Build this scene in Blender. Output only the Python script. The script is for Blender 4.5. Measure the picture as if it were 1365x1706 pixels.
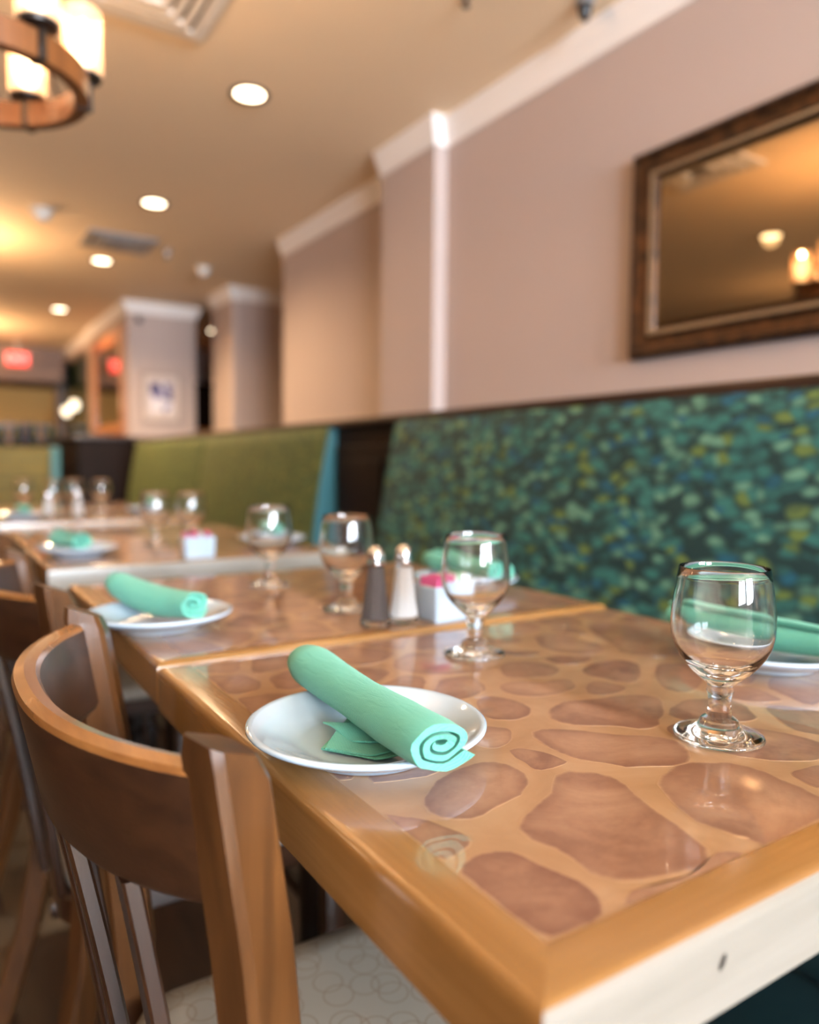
import bpy, bmesh, math, random
from mathutils import Vector, Matrix, noise
PI = math.pi
R = math.radians
sc = bpy.context.scene
for o in list(bpy.data.objects): bpy.data.objects.remove(o)
C = sc.collection

# ------------------------------------------------------------------ camera
def make_camera():
    yaw, pitch, roll, F = R(32.55), R(-3.65), R(0.5), 1258.0
    f = Vector((math.sin(yaw)*math.cos(pitch), math.cos(yaw)*math.cos(pitch), math.sin(pitch)))
    r = Vector((math.cos(yaw), -math.sin(yaw), 0)); u = r.cross(f)
    r2 = math.cos(roll)*r + math.sin(roll)*u; u2 = -math.sin(roll)*r + math.cos(roll)*u
    cam = bpy.data.cameras.new('camera'); o = bpy.data.objects.new('camera', cam); C.objects.link(o)
    m = Matrix((r2, u2, -f)).transposed().to_4x4(); m.translation = (0, 0, 0.985); o.matrix_world = m
    cam.sensor_fit = 'VERTICAL'; cam.sensor_height = 36.0; cam.lens = F/1706*36.0
    cam.clip_start = 0.01; cam.clip_end = 100
    cam.dof.use_dof = True; cam.dof.focus_distance = 0.57; cam.dof.aperture_fstop = 2.6
    sc.camera = o
make_camera()

# ------------------------------------------------------------------ world, daylight, exposure
w = bpy.data.worlds.new('world'); sc.world = w; w.use_nodes = True
w.node_tree.nodes['Background'].inputs[0].default_value = (0.62, 0.76, 1.0, 1)
w.node_tree.nodes['Background'].inputs[1].default_value = 1.6
def area(name, loc, rot, sx, sy, power, col):
    l = bpy.data.lights.new(name, 'AREA'); l.shape = 'RECTANGLE'; l.size = sx; l.size_y = sy
    l.energy = power; l.color = col
    o = bpy.data.objects.new(name, l); C.objects.link(o); o.location = loc; o.rotation_euler = rot; return o
DAY = (0.74, 0.87, 1.0)
WINS = [(-1.2, 0.1), (0.35, 1.85)]      # window openings in the wall behind the camera
BY = -4.5
for (a, b), pw, tilt in zip(WINS, (420, 470), (122, 88)):
    area('daylight', ((a+b)/2, BY+0.12, 1.72), (R(tilt), 0, 0), b-a-0.06, 1.20, pw, DAY)
sc.view_settings.view_transform = 'Standard'; sc.view_settings.look = 'None'
sc.view_settings.gamma = 1.0; sc.view_settings.use_curve_mapping = False
sc.view_settings.exposure = 0.24
sc.cycles.max_bounces = 20; sc.cycles.transmission_bounces = 20; sc.cycles.glossy_bounces = 8; sc.cycles.transparent_max_bounces = 16
CEIL = 2.45

# ------------------------------------------------------------------ material helpers
class NT:
    def __init__(s, name):
        s.m = bpy.data.materials.new(name); s.m.use_nodes = True; s.t = s.m.node_tree; s.n = s.t.nodes
        s.b = s.n['Principled BSDF']; s.out = s.n['Material Output']
    def add(s, typ, **kw):
        n = s.n.new(typ)
        for k, v in kw.items():
            if k.startswith('_'): setattr(n, k[1:], v)
            else: n.inputs[k.replace('__', ' ')].default_value = v
        return n
    def link(s, a, b): s.t.links.new(a, b)
    def coords(s, scale=(1, 1, 1), rot=(0, 0, 0), use='Object'):
        tc = s.n.new('ShaderNodeTexCoord'); mp = s.n.new('ShaderNodeMapping')
        mp.inputs['Scale'].default_value = scale; mp.inputs['Rotation'].default_value = rot
        s.link(tc.outputs[use], mp.inputs['Vector']); return mp.outputs[0]
    def ramp(s, fac, stops, interp='LINEAR'):
        r = s.n.new('ShaderNodeValToRGB'); r.color_ramp.interpolation = interp
        e = r.color_ramp.elements
        while len(e) < len(stops): e.new(0.5)
        for i, (p, c) in enumerate(stops):
            e[i].position = p; e[i].color = (c[0], c[1], c[2], 1)
        s.link(fac, r.inputs[0]); return r.outputs[0]
    def noise(s, vec, scale, detail=3, rough=0.5, dist=0.0):
        n = s.add('ShaderNodeTexNoise', Scale=scale, Detail=detail, Roughness=rough, Distortion=dist)
        s.link(vec, n.inputs['Vector']); return n.outputs['Fac']
    def mix(s, fac, a, b, mode='MIX'):
        m = s.n.new('ShaderNodeMix'); m.data_type = 'RGBA'; m.blend_type = mode
        for sock, v in ((m.inputs[0], fac), (m.inputs[6], a), (m.inputs[7], b)):
            if hasattr(v, 'links'): s.link(v, sock)
            elif isinstance(v, (int, float)): sock.default_value = v
            else: sock.default_value = (v[0], v[1], v[2], 1)
        return m.outputs[2]
    def math(s, op, a, b=0.0):
        m = s.n.new('ShaderNodeMath'); m.operation = op
        for i, v in enumerate((a, b)):
            if hasattr(v, 'links'): s.link(v, m.inputs[i])
            else: m.inputs[i].default_value = v
        return m.outputs[0]
    def bump(s, h, strength, dist):
        b = s.add('ShaderNodeBump', Strength=strength, Distance=dist); s.link(h, b.inputs['Height'])
        s.link(b.outputs[0], s.b.inputs['Normal']); return b
    def base(s, v):
        if hasattr(v, 'links'): s.link(v, s.b.inputs['Base Color'])
        else: s.b.inputs['Base Color'].default_value = (v[0], v[1], v[2], 1)
    def set(s, **kw):
        for k, v in kw.items():
            i = s.b.inputs[k.replace('__', ' ')]
            if hasattr(v, 'links'): s.link(v, i)
            else: i.default_value = v
        return s
def srgb(r, g, b):
    f = lambda c: (c/255/12.92 if c/255 <= 0.04045 else ((c/255+0.055)/1.055)**2.4)
    return (f(r), f(g), f(b))
M = {}
def plain(name, col, rough=0.5, metal=0.0, **kw):
    n = NT(name); n.base(col); n.set(Roughness=rough, Metallic=metal, **kw)
    v = n.noise(n.coords(), 35, 3)
    n.base(n.mix(n.math('MULTIPLY', v, 0.25), col, tuple(c*0.72 for c in col)))
    M[name] = n.m; return n.m
def paint(name, col, mott=0.12, bump=0.15):
    n = NT(name); vec = n.coords()
    a = n.noise(vec, 1.3, 3); b = n.noise(vec, 160, 2)
    n.base(n.mix(n.math('MULTIPLY', a, mott*2), col, tuple(c*0.8 for c in col)))
    n.set(Roughness=0.75); n.bump(b, bump, 0.002); M[name] = n.m
def wood(name, light, dark, axis, rough=0.3, coat=0.3, scale=1.0, streak=1.0):
    n = NT(name)
    s = [60*scale]*3; s[axis] = 3.0*scale
    vec = n.coords(tuple(s)); g = n.noise(vec, 1.0, 5, 0.6, 0.6)
    s2 = [9*scale]*3; s2[axis] = 1.2*scale
    g2 = n.noise(n.coords(tuple(s2)), 1.0, 3, 0.5, 1.5)
    s3 = [420*scale]*3; s3[axis] = 16*scale
    g3 = n.noise(n.coords(tuple(s3)), 1.0, 2)
    mid = tuple((a+b)/2 for a, b in zip(light, dark))
    c = n.ramp(g, [(0.30, dark), (0.48, mid), (0.68, light)])
    c = n.mix(0.5*streak, c, n.ramp(g2, [(0.35, dark), (0.65, light)]))
    c = n.mix(n.math('MULTIPLY', g3, 0.28*streak), c, tuple(x*0.5 for x in dark))
    n.base(c); n.set(Roughness=rough); n.b.inputs['Coat Weight'].default_value = coat
    n.b.inputs['Coat Roughness'].default_value = 0.12
    n.bump(g3, 0.12, 0.001); M[name] = n.m
paint('wall_paint', (0.48, 0.375, 0.335))
paint('dark_wall_paint', (0.16, 0.09, 0.055))
paint('crown_paint', (0.86, 0.80, 0.77), 0.04, 0.05)
paint('ceiling_paint', (0.90, 0.70, 0.48), 0.10, 0.3)
paint('far_warm_lit_paint', (0.72, 0.42, 0.13), 0.2)  # gold tone paints warm lamp light onto the far wall
paint('far_soffit_paint', (0.36, 0.24, 0.19), 0.2)
BL, BD = (0.35, 0.175, 0.055), (0.225, 0.10, 0.025)
wood('window_lit_oak_edge', (0.28, 0.25, 0.215), (0.185, 0.16, 0.13), 0, 0.28, 0.5, 0.6)
wood('oak_along_x', BL, BD, 0, 0.22, 0.5); wood('oak_along_y', BL, BD, 1, 0.22, 0.5)
WL, WD = (0.046, 0.016, 0.0052), (0.009, 0.003, 0.0014)
wood('walnut_post', (0.115, 0.043, 0.011), (0.026, 0.009, 0.0028), 2, 0.33, 0.25, 0.8, 0.8)
wood('walnut_worn_lit', (0.30, 0.125, 0.034), (0.16, 0.055, 0.014), 1, 0.25, 0.5, 0.8, 0.8)
wood('walnut_z', WL, WD, 2, 0.30, 0.45, 0.8, 0.8); wood('walnut_y', WL, WD, 1, 0.38, 0.15, 0.8, 0.8); wood('walnut_x', WL, WD, 0, 0.3, 0.45, 0.8, 0.8)
wood('dark_panel', (0.014, 0.006, 0.004), (0.006, 0.003, 0.002), 2, 0.55, 0.0)
wood('dark_rail', (0.05, 0.022, 0.014), (0.02, 0.009, 0.006), 1, 0.3, 0.4)
wood('lamp_wood', (0.30, 0.10, 0.022), (0.13, 0.04, 0.008), 2, 0.45, 0.1)
wood('floor_wood', (0.055, 0.028, 0.014), (0.022, 0.011, 0.006), 1, 0.45, 0.1)
plain('porcelain', (0.44, 0.54, 0.64), 0.08); M['porcelain'].node_tree.nodes['Principled BSDF'].inputs['Coat Weight'].default_value = 0.6
plain('chrome', (0.82, 0.83, 0.85), 0.12, 1.0)
plain('dark_metal', (0.035, 0.026, 0.022), 0.35, 0.6)
plain('black_plastic', (0.012, 0.012, 0.014), 0.3)
plain('white_metal', (0.74, 0.68, 0.62), 0.5)
plain('grey_metal', (0.35, 0.33, 0.32), 0.4, 0.5)
plain('slot_dark', (0.10, 0.07, 0.05), 0.8)
plain('salt_grain', (0.95, 0.95, 0.97), 0.8)
plain('pepper_grain', (0.13, 0.105, 0.10), 0.9)
plain('pink_paper', (0.78, 0.13, 0.34), 0.55); plain('green_paper', (0.16, 0.42, 0.17), 0.55); plain('white_paper', (0.82, 0.80, 0.76), 0.6)
plain('mat_board', (0.62, 0.52, 0.48), 0.8); plain('silver_wood', (0.42, 0.33, 0.28), 0.5)
def glass(name, tint=(1, 1, 1), rough=0.0):
    n = NT(name); n.base(tint); n.set(Roughness=rough, IOR=1.5); n.b.inputs['Transmission Weight'].default_value = 1.0
    M[name] = n.m
glass('clear_glass', (0.975, 0.985, 0.985))
n = NT('shaker_glass'); n.base((0.97, 0.98, 0.98)); n.set(Roughness=0.02, IOR=1.3); n.b.inputs['Transmission Weight'].default_value = 1.0; M['shaker_glass'] = n.m
n = NT('mirror_glass'); n.base((0.36, 0.28, 0.19)); n.set(Roughness=0.015, Metallic=1.0); M['mirror_glass'] = n.m
def emit(name, col, strength):
    n = NT(name); n.base(col); n.b.inputs['Emission Color'].default_value = (*col, 1); n.b.inputs['Emission Strength'].default_value = strength
    M[name] = n.m
emit('bulb', (1.0, 0.72, 0.42), 26); emit('downlight_lens', (1.0, 0.80, 0.55), 9); emit('exit_red', (1.0, 0.045, 0.04), 1.6)
emit('white_lamp', (1.0, 0.86, 0.62), 2.2); emit('amber_lamp', (1.0, 0.32, 0.05), 1.6)
def shade_glass():
    n = NT('lamp_shade_glass'); n.base((0.70, 0.50, 0.33)); n.set(Roughness=0.25)
    n.b.inputs['Emission Color'].default_value = (1.0, 0.66, 0.40, 1); n.b.inputs['Emission Strength'].default_value = 0.30
    tr = n.n.new('ShaderNodeBsdfTransparent'); mx = n.n.new('ShaderNodeMixShader'); mx.inputs[0].default_value = 0.45
    n.link(n.b.outputs[0], mx.inputs[1]); n.link(tr.outputs[0], mx.inputs[2]); n.link(mx.outputs[0], n.out.inputs[0]); M['lamp_shade_glass'] = n.m
shade_glass()
def stone_mats():
    # grout field of the printed inlay
    n = NT('grout'); vec = n.coords()
    a = n.noise(vec, 14, 4, 0.6, 0.8); b = n.noise(vec, 70, 3)
    c = n.ramp(a, [(0.3, (0.29, 0.16, 0.078)), (0.55, (0.36, 0.212, 0.112)), (0.75, (0.41, 0.26, 0.15))])
    n.base(n.mix(n.math('MULTIPLY', b, 0.2), c, (0.40, 0.2, 0.1)))
    n.set(Roughness=0.3); n.b.inputs['Specular IOR Level'].default_value = 0.1; n.b.inputs['Coat Weight'].default_value = 0.85; n.b.inputs['Coat Roughness'].default_value = 0.02; M['grout'] = n.m
    n = NT('stone'); vec = n.coords()
    oi = n.n.new('ShaderNodeObjectInfo'); at = n.n.new('ShaderNodeAttribute'); at.attribute_name = 'rim'
    a = n.noise(vec, 12, 4, 0.6, 1.0); b = n.noise(vec, 60, 4, 0.65); f = n.noise(vec, 260, 2)
    dk, md, lt = (0.165, 0.072, 0.045), (0.285, 0.150, 0.092), (0.39, 0.23, 0.138)
    c1 = n.ramp(n.math('ADD', n.math('MULTIPLY', a, 0.75), n.math('MULTIPLY', b, 0.25)), [(0.40, dk), (0.50, md), (0.60, lt)])
    c2 = n.ramp(oi.outputs['Random'], [(0.0, dk), (0.5, md), (1.0, lt)])
    c = n.mix(0.4, c1, c2)
    rimn = n.math('ADD', at.outputs['Fac'], n.math('MULTIPLY', n.math('SUBTRACT', b, 0.5), 0.5))
    c = n.mix(n.ramp(rimn, [(0.05, (0, 0, 0)), (0.55, (0.42, 0.42, 0.42)), (0.80, (0.42, 0.42, 0.42))]), c, dk)
    c = n.mix(n.ramp(rimn, [(0.72, (0, 0, 0)), (1.0, (0.95, 0.95, 0.95))]), c, (0.40, 0.24, 0.13))
    c = n.mix(n.math('MULTIPLY', f, 0.18), c, (0.2, 0.09, 0.05))
    n.base(c); n.set(Roughness=0.3); n.b.inputs['Specular IOR Level'].default_value = 0.1; n.b.inputs['Coat Weight'].default_value = 0.85; n.b.inputs['Coat Roughness'].default_value = 0.02; M['stone'] = n.m
stone_mats()
def fabric(name, cols, glow, scale=1.0):
    n = NT(name); vec = n.coords((1, 1, 1))
    wob = n.add('ShaderNodeTexNoise', Scale=9.0, Detail=2); n.link(vec, wob.inputs['Vector'])
    va = n.n.new('ShaderNodeVectorMath'); va.operation = 'MULTIPLY_ADD'; n.link(wob.outputs['Color'], va.inputs[0])
    va.inputs[1].default_value = (0.05, 0.05, 0.05); n.link(vec, va.inputs[2])
    mp = n.n.new('ShaderNodeMapping'); n.link(va.outputs[0], mp.inputs['Vector'])
    mp.inputs['Rotation'].default_value = (R(24), 0, 0); mp.inputs['Scale'].default_value = (0, 30*scale, 52*scale)
    v = n.add('ShaderNodeTexVoronoi', Scale=1.0, Randomness=0.8); n.link(mp.outputs[0], v.inputs['Vector'])
    sep = n.n.new('ShaderNodeSeparateColor'); n.link(v.outputs['Color'], sep.inputs[0])
    c = n.ramp(sep.outputs[0], [(0.0, cols[1]), (0.22, cols[0]), (0.32, cols[2]), (0.56, cols[1]), (0.74, cols[3]), (0.89, cols[4])], 'CONSTANT')
    d = n.ramp(v.outputs['Distance'], [(0.38, (0, 0, 0)), (0.74, (1, 1, 1))])
    c = n.mix(d, c, cols[0])
    mp2 = n.n.new('ShaderNodeMapping'); n.link(vec, mp2.inputs['Vector']); mp2.inputs['Rotation'].default_value = (R(-38), 0, 0); mp2.inputs['Scale'].default_value = (0, 12, 34)
    big = n.noise(mp2.outputs[0], 1.0, 2); c = n.mix(n.ramp(big, [(0.50, (0, 0, 0)), (0.66, (0.5, 0.5, 0.5))]), c, cols[0])
    wv = n.noise(n.coords((500, 500, 500)), 1.0, 1); c = n.mix(n.math('MULTIPLY', wv, 0.3), c, cols[0])
    n.base(c); n.set(Roughness=0.7); n.b.inputs['Sheen Weight'].default_value = glow; n.b.inputs['Sheen Roughness'].default_value = 0.4
    n.b.inputs['Sheen Tint'].default_value = (*cols[2], 1)
    n.bump(wv, 0.25, 0.001); M[name] = n.m
fabric('leaf_fabric', [(0.003, 0.030, 0.034), (0.028, 0.165, 0.155), (0.13, 0.32, 0.235), (0.006, 0.11, 0.19), (0.13, 0.20, 0.045)], 0.12, 0.82)
fabric('gold_olive_fabric', [(0.085, 0.070, 0.014), (0.13, 0.10, 0.020), (0.17, 0.13, 0.030), (0.09, 0.09, 0.03), (0.20, 0.14, 0.025)], 0.15)
fabric('leaf_fabric_warm_lit', [(0.046, 0.062, 0.013), (0.078, 0.102, 0.018), (0.105, 0.135, 0.030), (0.05, 0.09, 0.03), (0.145, 0.14, 0.025)], 0.15)  # leaf fabric recoloured olive, warm grazing light put into the colour
M['dark_panel'].node_tree.nodes['Principled BSDF'].inputs['Specular IOR Level'].default_value = 0.12
n = NT('teal_vinyl'); n.base((0.028, 0.12, 0.14)); n.set(Roughness=0.45); n.bump(n.noise(n.coords(), 260, 3), 0.2, 0.001); M['teal_vinyl'] = n.m
n = NT('dark_teal_vinyl'); n.base((0.005, 0.022, 0.027)); n.set(Roughness=0.45); n.bump(n.noise(n.coords(), 260, 3), 0.2, 0.001); M['dark_teal_vinyl'] = n.m
def seat_vinyl():
    n = NT('ring_vinyl'); vec = n.coords((1, 1, 0))
    c = (0.27, 0.24, 0.205); col = n.mix(n.math('MULTIPLY', n.noise(n.coords(), 300, 2), 0.4), c, (0.30, 0.255, 0.2))
    for k, off in enumerate(((0, 0, 0), (0.37, 0.61, 0))):
        mp = n.n.new('ShaderNodeMapping'); mp.inputs['Location'].default_value = off; n.link(vec, mp.inputs[0])
        v = n.add('ShaderNodeTexVoronoi', Scale=21.0, Randomness=0.75); v.voronoi_dimensions = '2D'; n.link(mp.outputs[0], v.inputs['Vector'])
        rr = n.ramp(v.outputs['Distance'], [(0.30, (0, 0, 0)), (0.32, (1, 1, 1)), (0.345, (1, 1, 1)), (0.365, (0, 0, 0))])
        col = n.mix(n.math('MULTIPLY', rr, 0.55), col, (0.17, 0.12, 0.085))
    n.base(col); n.set(Roughness=0.5); M['ring_vinyl'] = n.m
seat_vinyl()
def napkin_mat():
    n = NT('napkin_cloth'); vec = n.coords()
    a = n.noise(vec, 18, 2); c = n.mix(n.math('MULTIPLY', a, 0.35), (0.105, 0.40, 0.31), (0.080, 0.33, 0.25))
    wa = n.add('ShaderNodeTexWave', Scale=300.0, Distortion=0.8); wa.wave_type = 'BANDS'; wa.bands_direction = 'DIAGONAL'; n.link(vec, wa.inputs['Vector'])
    wb = n.add('ShaderNodeTexWave', Scale=210.0, Distortion=0.8); wb.wave_type = 'BANDS'; wb.bands_direction = 'Y'; n.link(vec, wb.inputs['Vector'])
    h = n.math('ADD', n.math('MULTIPLY', wa.outputs['Fac'], 0.6), wb.outputs['Fac'])
    wr = n.noise(n.coords((120, 34, 120), (0, 0, R(35))), 1.0, 3, 0.6, 1.0)
    n.base(n.mix(n.math('MULTIPLY', h, 0.10), c, (0.10, 0.36, 0.25)))
    n.set(Roughness=0.85); n.b.inputs['Sheen Weight'].default_value = 0.25; n.b.inputs['Sheen Tint'].default_value = (0.6, 1, 0.85, 1)
    n.bump(n.math('ADD', n.math('MULTIPLY', h, 0.35), n.math('MULTIPLY', wr, 2.0)), 0.45, 0.0012); M['napkin_cloth'] = n.m
napkin_mat()
def picture_mat():
    n = NT('picture_print'); vec = n.coords((7, 7, 7)); a = n.noise(vec, 1.0, 2, 0.5, 0.8)
    n.base(n.ramp(a, [(0.42, (0.05, 0.035, 0.11)), (0.49, (0.24, 0.21, 0.36)), (0.53, (0.66, 0.60, 0.64)), (0.7, (0.8, 0.74, 0.72))])); n.set(Roughness=0.4); M['picture_print'] = n.m
picture_mat()
def bronze():
    n = NT('bronze_frame'); a = n.noise(n.coords((30, 30, 30)), 1, 3)
    n.base(n.ramp(a, [(0.35, (0.022, 0.009, 0.004)), (0.7, (0.09, 0.036, 0.012))])); n.set(Roughness=0.35, Metallic=0.55); M['bronze_frame'] = n.m
    n = NT('silver_bead'); n.base((0.42, 0.27, 0.15)); n.set(Roughness=0.35, Metallic=0.6); M['silver_bead'] = n.m
bronze()

# ------------------------------------------------------------------ mesh helpers
def tag(o, label=None, cat=None, group=None, kind=None):
    if label: o['label'] = label
    if cat: o['category'] = cat
    if group: o['group'] = group
    if kind: o['kind'] = kind
    return o
def thing(name, label, cat, loc=(0, 0, 0), rz=0.0, group=None):
    o = bpy.data.objects.new(name, None); C.objects.link(o); o.location = loc; o.rotation_euler = (0, 0, rz)
    o.empty_display_size = 0.05
    return tag(o, label, cat, group)
def link(name, me, mat, parent=None):
    o = bpy.data.objects.new(name, me); C.objects.link(o); o.parent = parent
    if mat: me.materials.append(M[mat])
    return o
class MB:
    def __init__(s): s.b = bmesh.new(); s.lay = None
    def box(s, lo, hi, bev=0.0, seg=2, rot=None, piv=None):
        r = bmesh.ops.create_cube(s.b, size=1.0); vs = r['verts']
        c = [(a+b)/2 for a, b in zip(lo, hi)]; d = [abs(b-a) for a, b in zip(lo, hi)]
        for v in vs: v.co = Vector((v.co.x*d[0]+c[0], v.co.y*d[1]+c[1], v.co.z*d[2]+c[2]))
        if bev > 0:
            es = list({e for v in vs for e in v.link_edges})
            rr = bmesh.ops.bevel(s.b, geom=es, offset=bev, segments=seg, profile=0.5, affect='EDGES', clamp_overlap=True)
            vs = list({v for f in rr['faces'] for v in f.verts} | {v for v in vs if v.is_valid})
        if rot: bmesh.ops.rotate(s.b, cent=piv or c, matrix=rot, verts=vs)
        return s
    def poly(s, verts, faces):
        vs = [s.b.verts.new(v) for v in verts]
        for f in faces:
            try: s.b.faces.new([vs[i] for i in f])
            except ValueError: pass
        return s
    def lathe(s, prof, n=40, ctr=(0, 0, 0), close=False):
        rings = []
        for r, z in prof:
            if r < 1e-6: rings.append([s.b.verts.new((ctr[0], ctr[1], ctr[2]+z))])
            else: rings.append([s.b.verts.new((ctr[0]+r*math.cos(2*PI*k/n), ctr[1]+r*math.sin(2*PI*k/n), ctr[2]+z)) for k in range(n)])
        pairs = list(zip(rings, rings[1:])) + ([(rings[-1], rings[0])] if close else [])
        for A, B in pairs:
            for k in range(n):
                k2 = (k+1) % n
                if len(A) == 1 and len(B) == 1: continue
                if len(A) == 1: s.b.faces.new((A[0], B[k2], B[k]))
                elif len(B) == 1: s.b.faces.new((A[k], A[k2], B[0]))
                else: s.b.faces.new((A[k], A[k2], B[k2], B[k]))
        return s
    def sweep(s, secs, caps=True):
        rings = [[s.b.verts.new(p) for p in sec] for sec in secs]; n = len(rings[0])
        for A, B in zip(rings, rings[1:]):
            for k in range(n): s.b.faces.new((A[k], A[(k+1) % n], B[(k+1) % n], B[k]))
        if caps:
            s.b.faces.new(list(reversed(rings[0]))); s.b.faces.new(rings[-1])
        return s
    def tube(s, a, b, r, n=12, r2=None):
        a = Vector(a); b = Vector(b); d = (b-a).normalized(); x = d.orthogonal().normalized(); y = d.cross(x)
        r2 = r if r2 is None else r2
        return s.sweep([[a+(x*math.cos(2*PI*k/n)+y*math.sin(2*PI*k/n))*r for k in range(n)], [b+(x*math.cos(2*PI*k/n)+y*math.sin(2*PI*k/n))*r2 for k in range(n)]])
    def build(s, name, mat, parent=None, smooth=True, ang=38, fix=True):
        if fix: bmesh.ops.recalc_face_normals(s.b, faces=s.b.faces)
        me = bpy.data.meshes.new(name); s.b.to_mesh(me); s.b.free()
        if smooth:
            me.polygons.foreach_set('use_smooth', [True]*len(me.polygons))
            try: me.set_sharp_from_angle(angle=R(ang))
            except Exception: pass
        return link(name, me, mat, parent)
def struct(name, mb, mat, smooth=False): return tag(mb.build(name, mat, None, smooth), kind='structure')
def copy_tree(o, loc, rz=None, label=None, group=None):
    c = o.copy(); C.objects.link(c); c.location = loc
    if rz is not None: c.rotation_euler = (o.rotation_euler[0], o.rotation_euler[1], rz)
    if label: c['label'] = label
    if group: c['group'] = group
    def rec(src, dst):
        for ch in list(src.children):
            if ch == dst: continue
            d = ch.copy(); C.objects.link(d); d.parent = dst; rec(ch, d)
    rec(o, c); return c

# ------------------------------------------------------------------ the room
WX = 1.927
struct('floor', MB().box((-3.6, -0.75, -0.1), (3.6, 12.6, 0)), 'floor_wood')
paint('bounce_tile', (0.74, 0.66, 0.56), 0.1)
struct('floor_bounce', MB().box((-3.6, -5.8, -0.1), (3.6, -0.75, 0)), 'bounce_tile')  # pale unseen floor added to bounce daylight up to the ceiling
struct('ceiling', MB().box((-3.6, -5.8, CEIL), (3.6, 12.6, CEIL+0.12)), 'ceiling_paint')
struct('wall_left', MB().box((-3.7, -5.8, 0), (-3.5, 12.6, CEIL)), 'dark_wall_paint')
# wall behind the camera with three windows
bk = MB(); xs = [-3.6] + [v for ab in WINS for v in ab] + [2.2]
for i in range(0, len(xs), 2): bk.box((xs[i], BY-0.2, 0), (xs[i+1], BY, CEIL))
for a, b in WINS: bk.box((a, BY-0.2, 0), (b, BY, 1.10)); bk.box((a, BY-0.2, 2.34), (b, BY, CEIL))
struct('wall_back', bk, 'wall_paint')
for i, (a, b) in enumerate(WINS):
    f = MB(); y0, y1 = BY+0.16, BY+0.24
    f.box((a, y0, 1.10), (a+0.05, y1, 2.34)); f.box((b-0.05, y0, 1.10), (b, y1, 2.34)); f.box((a, y0, 2.28), (b, y1, 2.34)); f.box((a, y0, 1.10), (b, y1, 1.15))
    f.box(((a+b)/2-0.025, y0+0.01, 1.10), ((a+b)/2+0.025, y1-0.01, 2.34)); f.box((a, y0+0.01, 1.75), (b, y1-0.01, 1.79))
    struct('window_%d' % (i+1), f, 'crown_paint')
struct('wall_right', MB().box((WX, -5.6, 0), (2.2, 2.80, CEIL)).box((2.03, 2.80, 0), (2.2, 4.77, CEIL)), 'wall_paint')
struct('wall_right_pilaster', MB().box((1.862, 2.74, 0), (2.03, 3.19, CEIL), 0.006), 'wall_paint')
struct('wall_right_return', MB().box((2.2, 4.60, 0), (3.6, 4.77, CEIL)), 'wall_paint')
struct('wall_right_block', MB().box((2.19, 6.22, 0), (3.6, 6.75, CEIL), 0.006), 'wall_paint')
struct('wall_right_column', MB().box((1.575, 7.29, 0), (2.20, 9.28, CEIL), 0.006), 'wall_paint')
struct('wall_far_right', MB().box((3.45, 4.6, 0), (3.6, 12.6, CEIL)), 'wall_paint')
struct('wall_passage', MB().box((2.2, 9.9, 0), (2.62, 10.1, CEIL)).box((2.62, 9.9, 2.02), (3.4, 10.1, CEIL)), 'wall_paint')
struct('wall_far', MB().box((-3.6, 12.2, 0), (3.6, 12.6, CEIL)), 'far_warm_lit_paint')
struct('wall_beyond_column', MB().box((1.60, 9.32, 0), (1.75, 12.2, 1.24)).box((1.60, 9.32, 2.28), (1.75, 12.2, CEIL)).box((1.60, 9.32, 1.24), (1.75, 9.5, 2.28)).box((1.60, 11.9, 1.24), (1.75, 12.2, 2.28)), 'wall_paint')
struct('wall_soffit', MB().box((-3.5, 11.0, 2.02), (1.55, 12.2, CEIL)), 'far_soffit_paint')
# crown moulding: profile (out from wall, down from ceiling)
CP = [(0, 0), (0.050, 0), (0.050, -0.012), (0.042, -0.022), (0.036, -0.045), (0.020, -0.075), (0.012, -0.092), (0.012, -0.105), (0, -0.105)]
trim_i = [0]
def crown(p0, p1, out, e0=0, e1=0):
    """p0->p1 along the wall foot, out = outward unit vector, e0/e1 mitre: +1 outer corner, -1 inner corner"""
    p0 = Vector((*p0, CEIL-0.001)); p1 = Vector((*p1, CEIL-0.001)); d = (p1-p0).normalized(); o = Vector((*out, 0))
    A = [p0 + o*(x-0.002) + Vector((0, 0, z)) - d*(x*e0) for x, z in CP]; B = [p1 + o*(x-0.002) + Vector((0, 0, z)) + d*(x*e1) for x, z in CP]
    trim_i[0] += 1
    struct('trim_%d' % trim_i[0], MB().sweep([A, B]), 'crown_paint')
crown((WX, -5.45), (WX, 2.74), (-1, 0), 0, -1)
crown((WX, 2.74), (1.862, 2.74), (0, -1), -1, 1)
crown((1.862, 2.74), (1.862, 3.19), (-1, 0), 1, 0)
crown((2.03, 3.19), (2.03, 4.77), (-1, 0), 0, 0)
crown((2.19, 6.22), (3.45, 6.22), (0, -1), 1, 0)
crown((2.19, 6.22), (2.19, 6.75), (-1, 0), 1, 0)
crown((1.575, 7.29), (2.20, 7.29), (0, -1), 1, 1)
crown((1.575, 7.29), (1.575, 9.28), (-1, 0), 1, 0)
crown((2.20, 7.29), (2.20, 9.28), (1, 0), 1, 0)
crown((1.60, 9.32), (1.60, 12.2), (-1, 0))
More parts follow.
